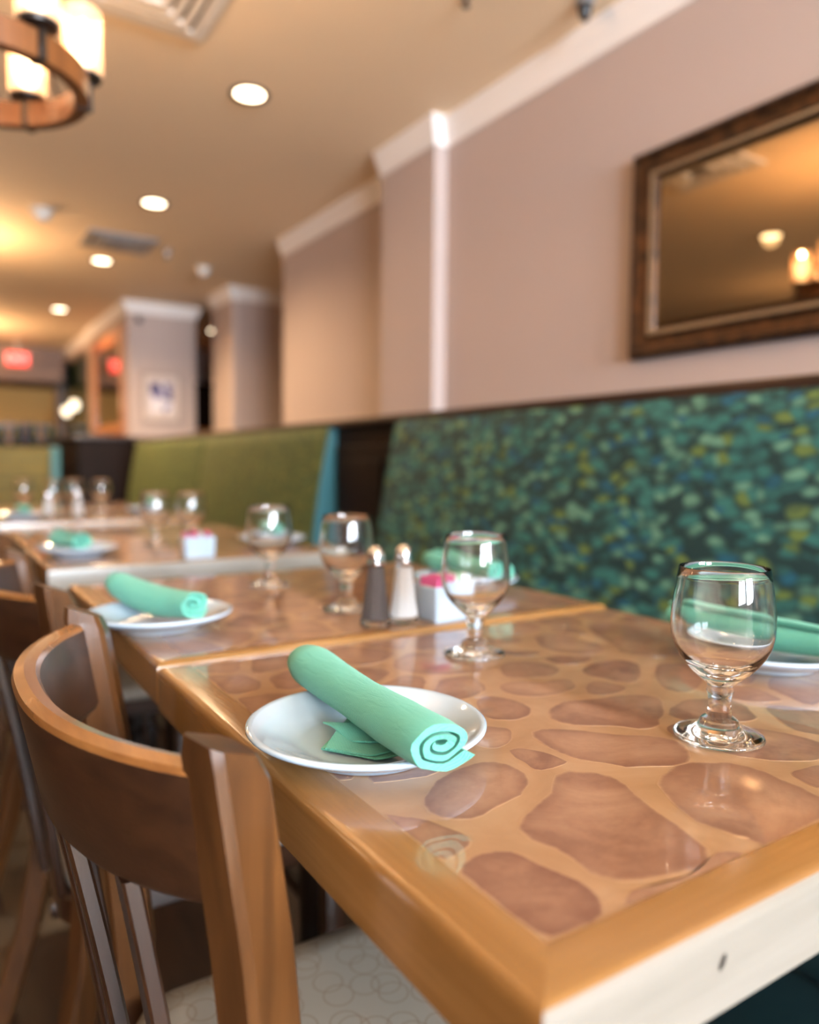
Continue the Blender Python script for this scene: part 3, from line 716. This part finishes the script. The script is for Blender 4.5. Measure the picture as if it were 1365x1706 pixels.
def napkin(label, A, B, r, turns=2.4, flat=0.85, phase=0.0, sag=0.004, seed=0, tails=(), group='rolled green napkins', taperA=1.0, taperB=1.0):
    """roll of cloth along A (visible spiral end) to B"""
    A = Vector(A); B = Vector(B); L = (B-A).length; a = (B-A).normalized(); up = Vector((0, 0, 1)); s = a.cross(up).normalized(); u = s.cross(a).normalized()
    org = Vector((A+B)/2); org.z -= r*flat
    t = thing('rolled_napkin', label, 'napkin', org, 0, group)
    th = 0.66*r*0.84/turns; n = int(turns*26); outer, inner = [], []
    for k in range(n+1):
        q = k/n; ang = phase + q*turns*2*PI; rr = r*(0.16+0.84*(q**0.9))
        outer.append((rr*math.cos(ang), rr*math.sin(ang)*flat)); ri = max(rr-th*min(1.0, 0.25+q*6), 0.0006)
        inner.append((ri*math.cos(ang), ri*math.sin(ang)*flat))
    sec = outer + inner[::-1]
    # the loose edge peels off a little
    secs = []; m = 34
    for i in range(m+1):
        q = i/m; c = A + a*(L*q) - u*(sag*math.sin(PI*q)) - org
        e = 1.0
        if q < 0.06: e = taperA*(0.965+0.035*q/0.06)
        if q > 0.90: e = 1.0 - (1-0.80*taperB)*((q-0.90)/0.10)**1.6
        e *= 1 + 0.05*math.sin(q*7+seed) - 0.10*abs(q-0.35)*0.4
        pts = []
        for j, (x, y) in enumerate(sec):
            wv = 1 + 0.020*noise.noise((x*90+seed, y*90, q*9))
            tw = 0.10*(q-0.5)
            xx, yy = x*math.cos(tw)-y*math.sin(tw), x*math.sin(tw)+y*math.cos(tw)
            skew = 0.006*noise.noise((x*60, y*60, seed+5)) * (1 if q < 0.02 else 0)
            rad = math.hypot(xx, yy/flat)/r
            rec = 0.0042*max(0.0, 1-rad)**0.8*max(0.0, 1-q/0.05) + 0.0016*math.sin(rad*9+seed)*max(0.0, 1-q/0.05)
            fl = 1 - 0.10*max(0.0, 1-q/0.25)
            pts.append(c + s*(xx*e*wv*(1+0.06*max(0.0, 1-q/0.2))) + u*(yy*e*wv*fl) + a*(skew+rec))
        secs.append(pts)
    MB().sweep(secs, caps=False).build('cloth_roll', 'napkin_cloth', t, True, 55)
    # end faces of the spiral sheet: strips closing the thickness
    for idx in (0, -1):
        b = MB(); sc_ = secs[idx]; vs = [b.b.verts.new(p) for p in sc_]; N = len(sc_)
        for k in range(n): b.b.faces.new((vs[k], vs[k+1], vs[N-2-k], vs[N-1-k]))
        b.build('cloth_edge', 'napkin_cloth', t)
    for tl in tails:     # folded corner layers: four world corners + thickness
        p = [Vector(v)-org for v in tl]; g = 8; me = MB(); top, bot = [], []
        for i in range(g+1):
            for j in range(g+1):
                uu, vv = i/g, j/g
                q = (p[0]*(1-uu)+p[1]*uu)*(1-vv) + (p[3]*(1-uu)+p[2]*uu)*vv
                q = q + Vector((0, 0, 0.0022*math.sin(uu*5+vv*3+seed)*math.sin(PI*vv*0.9)))
                top.append(q); bot.append(q-Vector((0, 0, 0.0013)))
        N = (g+1)*(g+1); F = []
        ix = lambda i, j: i*(g+1)+j
        for i in range(g):
            for j in range(g):
                F.append((ix(i, j), ix(i+1, j), ix(i+1, j+1), ix(i, j+1))); F.append((N+ix(i, j), N+ix(i, j+1), N+ix(i+1, j+1), N+ix(i+1, j)))
            F += [(ix(i, 0), N+ix(i, 0), N+ix(i+1, 0), ix(i+1, 0)), (ix(i, g), ix(i+1, g), N+ix(i+1, g), N+ix(i, g)),
                  (ix(0, i), ix(0, i+1), N+ix(0, i+1), N+ix(0, i)), (ix(g, i), N+ix(g, i), N+ix(g, i+1), ix(g, i+1))]
        me.poly(top+bot, F).build('folded_corner', 'napkin_cloth', t, True, 50)
    return t
TAILS = [((0.262, 0.537, 0.7780), (0.300, 0.500, 0.7800), (0.310, 0.450, 0.7790), (0.268, 0.500, 0.7740)),
         ((0.246, 0.500, 0.7720), (0.268, 0.470, 0.7722), (0.305, 0.455, 0.7745), (0.290, 0.545, 0.7765)),
         ((0.245, 0.505, 0.7702), (0.270, 0.466, 0.7705), (0.300, 0.448, 0.7725), (0.280, 0.530, 0.7715))]
napkin('sharp mint green rolled napkin lying across the nearest plate', (0.2830, 0.3985, 0.7990), (0.293, 0.636, 0.8030), 0.0262, 2.5, 0.78, -3.63, 0.003, 1, TAILS)
napkin('green rolled napkin on the left plate of the second table', (0.281, 0.940, 0.8060), (0.222, 1.125, 0.8140), 0.0255, 2.5, 0.88, -3.63, 0.008, 4)
napkin('small blurred napkin roll on the third table, left corner', (0.292, 1.85, 0.8010), (0.256, 2.00, 0.8010), 0.0245, 2.2, 0.9, 0.4, 0.003, 8)
napkin('green napkin roll at the right edge behind the nearest goblet', (0.793, 0.405, 0.8010), (0.783, 0.612, 0.8020), 0.0245, 2.0, 0.85, 2.0, 0.004, 11,
       [((0.800, 0.46, 0.7805), (0.815, 0.43, 0.7835), (0.85, 0.45, 0.785), (0.83, 0.50, 0.7795))])
napkin('green napkin roll behind the packet holder, seen partly through the middle goblet', (0.790, 0.955, 0.8070), (0.802, 1.185, 0.8080), 0.0245, 2.0, 0.85, 1.0, 0.004, 14)
napkin('tiny dull napkin roll on the banquette side of the third table', (0.795, 1.88, 0.8010), (0.800, 2.05, 0.8010), 0.0245, 2.0, 0.85, 1.0, 0.003, 17)
napkin('tiny blurred napkin roll at the left edge on the furthest table', (0.306, 3.17, 0.8010), (0.300, 3.34, 0.8010), 0.0205, 2.0, 0.85, 1.0, 0.003, 19)
napkin('tiny blurred napkin roll on the banquette side of the furthest table', (0.815, 3.36, 0.8010), (0.825, 3.54, 0.8010), 0.0205, 2.0, 0.85, 1.0, 0.003, 21)

def shaker(label, fill, name, loc, group, lab2):
    t = thing(name, label, 'shaker', loc, 0.3, group); n = 8
    def ring(r, z, k=n, rot=PI/8): return [(r*math.cos(2*PI*i/k+rot), r*math.sin(2*PI*i/k+rot), z) for i in range(k)]
    MB().sweep([ring(0.0215, 0.0005), ring(0.0225, 0.003), ring(0.0225, 0.008), ring(0.0180, 0.032), ring(0.0140, 0.062), ring(0.0112, 0.083), ring(0.0098, 0.088)]).build('glass_body', 'shaker_glass', t, True, 20)
    top = 0.076 if fill == 'salt_grain' else 0.080
    MB().sweep([ring(0.0185, 0.0085), ring(0.0192, 0.0105), ring(0.0158, 0.032), ring(0.0122, 0.062), ring(0.0106, top), ring(0.004, top+0.001)]).build('filling', fill, t, True, 20)['label'] = lab2
    MB().lathe([(0, 0.084), (0.0122, 0.084), (0.0126, 0.086), (0.0122, 0.095), (0.0118, 0.097), (0.0112, 0.101), (0.0085, 0.1055), (0.0045, 0.1085), (0, 0.1095)], 28).build('cap', 'chrome', t, True, 50)
    h = MB()
    for k in range(5): h.box((0.005*math.cos(k*1.257)-0.0007, 0.005*math.sin(k*1.257)-0.0007, 0.1065), (0.005*math.cos(k*1.257)+0.0007, 0.005*math.sin(k*1.257)+0.0007, 0.1086))
    h.build('cap_holes', 'black_plastic', t)
    return t
shaker('tapered glass pepper shaker with chrome cap, left of the salt', 'pepper_grain', 'pepper_shaker', (0.5110, 0.885, T2Z), 'salt and pepper shakers', 'dark ground pepper')
shaker('tapered glass salt shaker with chrome cap, between the pepper and the white packet holder', 'salt_grain', 'salt_shaker', (0.5555, 0.884, T2Z), 'salt and pepper shakers', 'white salt')
shaker('blurred far salt shaker on the furthest table, the left one', 'salt_grain', 'salt_shaker', (0.402, 3.30, TOP), 'far shakers', 'white salt')
shaker('blurred far salt shaker on the furthest table, the right one', 'salt_grain', 'salt_shaker', (0.505, 3.26, TOP), 'far shakers', 'white salt')

def caddy(label, loc, rz, group):
    t = thing('packet_holder', label, 'packet holder', loc, rz, group)
    w, d, h, th = 0.037, 0.027, 0.050, 0.003
    def rr(hw, hd, z, r=0.003):
        pts = []
        for cx, cy, a0 in ((hw-r, hd-r, 0), (-hw+r, hd-r, PI/2), (-hw+r, -hd+r, PI), (hw-r, -hd+r, 1.5*PI)):
            for k in range(4): a = a0+PI/6*k; pts.append((cx+r*math.cos(a), cy+r*math.sin(a), z))
        return pts
    m = MB()
    m.sweep([rr(w-th, d-th, 0.004), rr(w-0.001, d-0.001, 0.0006)], True) if False else None
    secs = [rr(w*0.93, d*0.93, 0.0004), rr(w*0.95, d*0.95, 0.002), rr(w, d, h-0.001), rr(w-0.001, d-0.001, h), rr(w-th, d-th, h-0.0005), rr(w*0.95-th, d*0.95-th, 0.004)]
    m.sweep(secs).build('tray', 'porcelain', t, True, 40)
    return t
def packets(loc, rz, cols, group, where):
    rnd = random.Random(int(loc[0]*1000))
    ca, sa = math.cos(rz), math.sin(rz)
    for k, (mt, cn) in enumerate(cols):
        x = -0.027 + 0.054*k/(len(cols)-1); dz = rnd.uniform(0.008, 0.014)
        m = MB(); g = 5; secs = []
        for i in range(g+1):
            z = 0.052*i/g; thk = 0.0024*math.sin(PI*min(max(i/g, 0.06), 0.94)) + 0.0004
            secs.append([(-thk, -0.019, z), (thk, -0.019, z), (thk, 0.019, z), (-thk, 0.019, z)])
        m.sweep(secs)
        o = m.build('sweetener_packet', mt, None, True, 40)
        o.location = (loc[0]+x*ca, loc[1]+x*sa, loc[2]+dz); o.rotation_euler = (0, rnd.uniform(-0.10, 0.10), rz)
        tag(o, '%s paper packet standing in the white packet holder %s' % (cn, where[k] if isinstance(where, list) else where), 'packet', group)
cz = 0.10
caddy('white porcelain packet holder right of the salt shaker, behind the middle goblet', (0.621, 0.880, T2Z), cz, 'packet holders')
packets((0.621, 0.880, T2Z), cz, [('pink_paper', 'pink'), ('pink_paper', 'pink'), ('pink_paper', 'pink'), ('white_paper', 'white'), ('green_paper', 'green'), ('white_paper', 'white'), ('white_paper', 'white')],
        'packets in the near holder', ['by the salt, leftmost', 'by the salt, second from left', 'by the salt, third from left', 'by the salt, left of the green', 'by the salt', 'by the salt, next right of green', 'by the salt, rightmost'])
caddy('blurred white packet holder on the third table, with pink packets', (0.535, 1.775, TOP), 0.0, 'packet holders')
packets((0.535, 1.775, TOP), 0.0, [('pink_paper', 'pink'), ('pink_paper', 'pink'), ('white_paper', 'white'), ('pink_paper', 'pink')], 'packets in the far holder', ['on the third table, leftmost', 'on the third table, second from left', 'on the third table', 'on the third table, rightmost'])

# ------------------------------------------------------------------ ceiling fittings
WARM = (1.0, 0.64, 0.34)
def point(loc, power, col=WARM, r=0.025):
    l = bpy.data.lights.new('lamp_light', 'POINT'); l.energy = power; l.color = col; l.shadow_soft_size = r
    o = bpy.data.objects.new('lamp_light', l); C.objects.link(o); o.location = loc; return o
def chandelier(loc, label, power, group='wooden ring chandeliers'):
    t = thing('chandelier', label, 'chandelier', loc, 0, group); Rr = 0.222
    MB().lathe([(Rr-0.030, 0), (Rr, 0), (Rr, 0.056), (Rr-0.030, 0.056)], 64, (0, 0, 0), True).build('wooden_ring', 'lamp_wood', t, True, 40)
    zc = CEIL-loc[2]-0.003
    for k in range(3):
        a = 2*PI*k/3+0.5; MB().tube((0.2*math.cos(a), 0.2*math.sin(a), 0.05), (0.01*math.cos(a), 0.01*math.sin(a), zc-0.14), 0.004, 8).build('support_rod', 'dark_metal', t)
    MB().tube((0, 0, zc-0.15), (0, 0, zc-0.02), 0.007).build('stem', 'dark_metal', t)
    MB().lathe([(0, zc-0.028), (0.055, zc-0.024), (0.06, zc-0.002), (0, zc-0.002)], 28).build('canopy', 'dark_metal', t)
    for k in range(6):
        a = 2*PI*k/6 + R(-3); x, y = (Rr-0.012)*math.cos(a), (Rr-0.012)*math.sin(a)
        br = MB(); br.box((-0.020, -0.008, -0.004), (0.020, 0.008, 0.062), 0.002, 1, Matrix.Rotation(a, 3, 'Z'), (0, 0, 0))
        for v in br.b.verts: v.co += Vector((x, y, 0))
        b = br.build('bracket', 'dark_metal', t)
        MB().lathe([(0, 0.060), (0.020, 0.060), (0.040, 0.066), (0.043, 0.078), (0.040, 0.078), (0.036, 0.070), (0, 0.068)], 28, (x, y, 0)).build('lamp_cup', 'dark_metal', t)
        MB().lathe([(0.0435, 0.073), (0.0435, 0.215), (0.0425, 0.217), (0.0415, 0.215), (0.0415, 0.075)], 40, (x, y, 0), True).build('lamp_shade', 'lamp_shade_glass', t, True, 60)
        MB().lathe([(0, 0.074), (0.012, 0.076), (0.014, 0.10), (0.025, 0.125), (0.030, 0.145), (0.025, 0.167), (0.012, 0.190), (0, 0.200)], 24, (x, y, 0)).build('light_bulb', 'bulb', t)
        point((loc[0]+x, loc[1]+y, loc[2]+0.211), power, WARM, 0.009)
    return t
chandelier((0.119, 1.953, 1.803), 'wooden ring chandelier with glowing glass cylinder shades, cut by the upper left corner', 4.5)
chandelier((0.08, -1.90, 1.83), 'added wooden ring chandelier behind the viewpoint, out of view', 3.8)  # unseen chandelier added to warm the ceiling and tables
chandelier((0.06, 5.75, 1.865), 'second wooden ring chandelier further down the room, outside the left edge', 6.5)
chandelier((0.06, 9.40, 1.865), 'added wooden ring chandelier near the far end, outside the left edge', 15.0)  # unseen, put in to throw warm light on the far column
def downlight(x, y, label, power=12):
    t = thing('ceiling_downlight', label, 'downlight', (x, y, CEIL), 0, 'recessed ceiling downlights')
    MB().lathe([(0.060, -0.001), (0.078, -0.001), (0.076, -0.007), (0.058, -0.004)], 40, (0, 0, 0), True).build('trim_ring', 'bronze_frame', t)
    MB().lathe([(0, -0.003), (0.058, -0.003), (0.058, -0.0008), (0, -0.0008)], 40).build('lens', 'downlight_lens', t)
    l = bpy.data.lights.new('downlight_beam', 'SPOT'); l.energy = power; l.color = (1.0, 0.70, 0.40); l.spot_size = R(158); l.spot_blend = 0.85; l.shadow_soft_size = 0.05
    o = bpy.data.objects.new('downlight_beam', l); C.objects.link(o); o.location = (x, y, CEIL-0.02)
downlight(1.122, 2.968, 'nearest glowing round downlight in the ceiling, right of the chandelier')
downlight(1.126, 4.486, 'second glowing round downlight along the ceiling', 90)
downlight(1.116, 5.967, 'third glowing round downlight, below the dark far vent', 230)
downlight(1.119, 8.086, 'fourth and smallest round downlight, furthest down the room', 110)
downlight(-0.72, 2.90, 'round downlight seen only in the wall mirror')
downlight(1.122, 1.10, 'round downlight above the nearest table, out of view')
downlight(-0.72, 0.6, 'round downlight behind the left side, out of view')
downlight(-0.72, 5.2, 'round downlight of the left row, further away')
def vent(x0, x1, y0, y1, label, white=True):
    t = thing('ceiling_vent', label, 'vent', ((x0+x1)/2, (y0+y1)/2, CEIL), 0, 'ceiling vents'); a, b = (x1-x0)/2, (y1-y0)/2
    fm = 'white_metal' if white else 'grey_metal'
    def ring(hx, hy, wd, z0, z1, name, mat):
        m = MB(); rings = []
        pr = [(0, z0), (0, z1+0.003), (0.003, z1), (wd-0.002, z1), (wd, z1+0.004), (wd, z0)]
        for sx, sy in ((-1, -1), (1, -1), (1, 1), (-1, 1)): rings.append([m.b.verts.new((sx*(hx-i), sy*(hy-i), z)) for i, z in pr])
        for k in range(4):
            A, B = rings[k], rings[(k+1) % 4]
            for j in range(len(pr)): m.b.faces.new((A[j], A[(j+1) % len(pr)], B[(j+1) % len(pr)], B[j]))
        m.build(name, mat, t, False)
    MB().box((-a+0.01, -b+0.01, -0.003), (a-0.01, b-0.01, -0.001)).build('backing', 'slot_dark', t)
    ring(a, b, 0.045, -0.001, -0.014, 'frame', fm)
    k = 0; ins = 0.062
    while min(a, b)-ins > 0.03:
        ring(a-ins, b-ins, 0.026, -0.003, -0.020-0.003*k, 'louvre', fm); ins += 0.044; k += 1
vent(0.40, 0.842, 2.225, 2.688, 'large square white louvred ceiling vent, top edge right of the chandelier')
vent(0.90, 1.33, 5.20, 5.60, 'blurred darker ceiling vent far down the room, above the third downlight', False)
def dome(x, y, label, mat='black_plastic', r=0.05, name='security_camera', cat='camera', z=CEIL, ring='white_metal'):
    t = thing(name, label, cat, (x, y, z))
    MB().lathe([(0, -0.001), (r*1.2, -0.001), (r*1.2, -0.012), (r*0.95, -0.018), (0, -0.018)], 28).build('mount', ring, t)
    MB().lathe([(r*0.85, -0.018), (r*0.85, -0.03), (r*0.7, -0.048), (r*0.4, -0.062), (0, -0.067)], 28).build('dome', mat, t)
dome(1.79, 1.80, 'dark domed security camera on the ceiling beside the right crown moulding', r=0.026, ring='grey_metal')
dome(0.607, 4.983, 'blurred smoke detector on the glowing ceiling at left', 'white_metal', 0.055, 'smoke_detector', 'smoke detector')
dome(1.80, 5.75, 'blurred smoke detector on the ceiling left of the blank wall block', 'white_metal', 0.05, 'smoke_detector', 'smoke detector')
dome(1.44, 5.40, 'small dark sprinkler cover beside the far vent', 'grey_metal', 0.022, 'sprinkler', 'sprinkler', ring='grey_metal')
t = thing('sprinkler', 'small brass sprinkler head at the top edge of the ceiling', 'sprinkler', (1.46, 1.985, CEIL))
MB().lathe([(0, -0.001), (0.02, -0.001), (0.019, -0.005), (0, -0.006)], 20).build('escutcheon', 'grey_metal', t)
MB().tube((0, 0, -0.004), (0, 0, -0.035), 0.005).build('stem', 'dark_metal', t); MB().lathe([(0, -0.034), (0.013, -0.034), (0.012, -0.037), (0, -0.037)], 16).build('deflector', 'dark_metal', t)

# ------------------------------------------------------------------ far end of the room
t = thing('framed_picture', 'pale framed picture with a dark purple print on the far column', 'picture', (1.87, 7.289, 1.585))
def frame_y(hw, hh, wd, dep, name, mat, y=0.0):
    m = MB(); rings = []
    pr = [(0, 0), (0, dep), (wd*0.4, dep+0.004), (wd, dep-0.004), (wd, 0)]
    for sx, sz in ((-1, -1), (1, -1), (1, 1), (-1, 1)): rings.append([m.b.verts.new((sx*(hw-i), -d+y, sz*(hh-i))) for i, d in pr])
    for k in range(4):
        A, B = rings[k], rings[(k+1) % 4]
        for j in range(len(pr)): m.b.faces.new((A[j], A[(j+1) % len(pr)], B[(j+1) % len(pr)], B[j]))
    m.build(name, mat, t, False)
frame_y(0.185, 0.235, 0.03, 0.02, 'frame', 'silver_wood')
MB().box((-0.157, -0.008, -0.207), (0.157, -0.001, 0.207)).build('mat_board', 'mat_board', t, False)
MB().box((-0.105, -0.011, -0.135), (0.105, -0.0082, 0.135)).build('print', 'picture_print', t, False)
t = thing('security_camera', 'small dark camera high on the far column above the picture', 'camera', (1.672, 7.289, 2.283))
MB().lathe([(0, 0), (0.028, 0), (0.03, -0.02), (0.02, -0.045), (0, -0.05)], 20, (0, -0.03, 0.02)).build('dome', 'black_plastic', t)
MB().box((-0.02, -0.03, 0.0), (0.02, -0.0005, 0.03), 0.003).build('mount', 'black_plastic', t)
# orange wood framed mirror on the left side of the far column
wood('orange_wood', (0.52, 0.19, 0.055), (0.33, 0.11, 0.03), 2, 0.35, 0.3)
t = thing('wall_mirror', 'tall orange wood framed mirror on the left side of the far column', 'mirror', (1.574, 8.15, 1.70))
frame_ring([(0, 0), (0, 0.03), (0.04, 0.036), (0.12, 0.02), (0.12, 0)], -0.72, 0.72, -0.47, 0.55, 0).build('frame', 'orange_wood', t, False)
MB().box((-0.010, -0.605, -0.355), (-0.002, 0.605, 0.435)).build('mirror_glass', 'mirror_glass', t, False)
# exit sign
def exit_sign(loc, rz, label):
    t = thing('exit_sign', label, 'sign', loc, rz)
    MB().box((-0.13, -0.02, -0.085), (0.13, 0.02, 0.085), 0.006).build('housing', 'white_metal', t)
    MB().box((-0.125, -0.024, -0.08), (0.125, -0.0205, 0.08)).build('face', 'exit_red', t)
    MB().box((-0.01, -0.01, 0.085), (0.01, 0.01, CEIL-loc[2]-0.002)).build('hanger', 'white_metal', t)
    cu = bpy.data.curves.new('lettering', 'FONT'); cu.body = 'EXIT'; cu.size = 0.13; cu.align_x = 'CENTER'; cu.align_y = 'CENTER'; cu.extrude = 0.001
    tmp = bpy.data.objects.new('tmp', cu); C.objects.link(tmp); dg = bpy.context.evaluated_depsgraph_get(); me = bpy.data.meshes.new_from_object(tmp.evaluated_get(dg))
    bpy.data.objects.remove(tmp); me.transform(Matrix.Rotation(PI/2, 4, 'X')); me.transform(Matrix.Translation((0, -0.026, 0))); me.materials.clear()
    link('lettering', me, 'exit_letter', t)
emit('exit_letter', (1.0, 0.35, 0.30), 2.2)
exit_sign((0.965, 10.5, 2.225), 0, 'glowing red exit sign hanging at the far left end of the room')
# back bar: shelf, counter and bottles under the golden-lit wall
t = thing('bar_counter', 'dark bar counter across the far left end of the room', 'counter', (0.1, 10.9, 0))
MB().box((-1.6, 0, 0), (1.42, 0.5, 1.16)).build('front_panel', 'dark_panel', t, False); MB().box((-1.65, -0.08, 1.16), (1.45, 0.55, 1.21), 0.01).build('countertop', 'dark_rail', t)
t = thing('bar_shelf', 'dark back-bar shelf under the golden-lit wall', 'shelf', (0.1, 12.0, 0))
MB().box((-1.6, -0.1, 1.45), (1.42, 0.18, 1.49)).build('shelf_board', 'dark_rail', t, False)
MB().box((-1.6, 0.0, 0.0), (1.42, 0.19, 1.30)).build('cabinet', 'dark_panel', t, False)
plain('bottle_green', (0.03, 0.06, 0.03), 0.15); plain('bottle_purple', (0.06, 0.045, 0.10), 0.15); plain('bottle_amber', (0.22, 0.07, 0.02), 0.15); plain('bottle_pale', (0.40, 0.28, 0.24), 0.2)
rb = random.Random(4)
for k in range(14):
    x = 0.25 + 0.095*k; mt = ['bottle_purple', 'bottle_pale', 'bottle_green', 'bottle_amber'][rb.randrange(4)]; h = rb.uniform(0.24, 0.31)
    bt = MB().lathe([(0, 0), (0.034, 0.001), (0.036, 0.01), (0.036, h*0.58), (0.03, h*0.68), (0.014, h*0.78), (0.013, h*0.97), (0.015, h), (0, h)], 14).build('bottle', mt)
    bt.location = (x, 11.2, 1.21); tag(bt, 'tiny blurred %s bottle in the row on the far bar counter' % {'bottle_purple': 'dark purple', 'bottle_pale': 'pale', 'bottle_green': 'dark green', 'bottle_amber': 'amber brown'}[mt], 'bottle', 'bottles on the far bar')
# sconces beyond the column
for k, (x, y, z) in enumerate(((1.49, 9.75, 1.64), (1.49, 10.35, 1.60))):
    t = thing('wall_sconce', ['larger white glowing globe sconce left of the orange framed mirror', 'smaller white globe sconce, the further and dimmer of the pair'][k], 'lamp', (x, y, z), 0, 'globe sconces')
    MB().lathe([(0, -0.060), (0.036, -0.05), (0.055, 0), (0.046, 0.045), (0.024, 0.062), (0, 0.066)], 20).build('globe', 'white_lamp', t)
    MB().box((0.050, -0.02, -0.03), (0.108, 0.02, 0.03), 0.004).build('bracket', 'dark_metal', t)
struct('window_5', MB().box((1.66, 9.5, 1.24), (1.70, 11.9, 2.28)), 'bottle_green')
# passage between column and block
t = thing('back_shelf', 'dark shelving seen through the narrow passage right of the far column', 'shelf', (3.0, 9.5, 0))
MB().box((-0.5, 0.0, 0), (0.42, 0.3, 1.98)).build('back_panel', 'dark_panel', t, False)
MB().box((-0.5, -0.1, 1.36), (0.42, -0.001, 1.40)).build('shelf_board', 'orange_wood', t, False)
t = thing('table_lamp', 'tiny orange lamp glowing in the dark passage right of the far column', 'lamp', (2.62, 9.30, 1.402))
MB().lathe([(0, -0.002), (0.05, -0.002), (0.05, 0.01), (0.012, 0.02), (0.012, 0.30), (0, 0.30)], 18).build('base', 'dark_metal', t)
MB().lathe([(0.08, 0.28), (0.05, 0.42), (0.047, 0.42), (0.077, 0.28)], 20, (0, 0, 0), True).build('lamp_shade', 'amber_lamp', t)
t = thing('shelf_plank_support', 'dark side board under the tiny orange lamp', 'shelf', (2.62, 9.30, 0)); MB().box((-0.12, -0.1, 0), (0.10, 0.1, 1.40)).build('board', 'dark_panel', t, False)
# tray on the far half wall
tr = MB().lathe([(0, 0), (0.10, 0), (0.15, 0.02), (0.148, 0.024), (0.10, 0.006), (0, 0.006)], 28).build('serving_tray', 'grey_metal'); tr.location = (1.30, 7.5, 1.206)
tag(tr, 'round metal tray lying on the dark half wall under the orange mirror', 'tray')
emit('fill_glow', (1.0, 0.66, 0.38), 24)
for x, y, z, lb in ((-2.0, 3.5, 1.95, 'added fill globe on the left side of the room, out of view'), (-2.0, 8.0, 1.95, 'added fill globe at the far left, out of view'), (-0.6, 11.2, 1.85, 'added fill globe over the far bar')):  # unseen fill lights added to brighten the room, shaped as hanging globes
    t = thing('fill_globe', lb, 'lamp', (x, y, z), 0, 'added fill globes')
    MB().lathe([(0, -0.10), (0.05, -0.086), (0.087, -0.05), (0.10, 0), (0.087, 0.05), (0.05, 0.086), (0, 0.10)], 24).build('globe', 'fill_glow', t)
    MB().tube((0, 0, 0.098), (0, 0, CEIL-z-0.002 if y < 11 else 2.018-z), 0.006).build('stem', 'dark_metal', t)
downlight(2.75, 8.4, 'added round downlight hidden in the passage behind the far column', 10)  # hidden fill light for the passage, given a downlight fitting
downlight(-0.72, 7.4, 'round downlight of the left row, furthest away', 10)
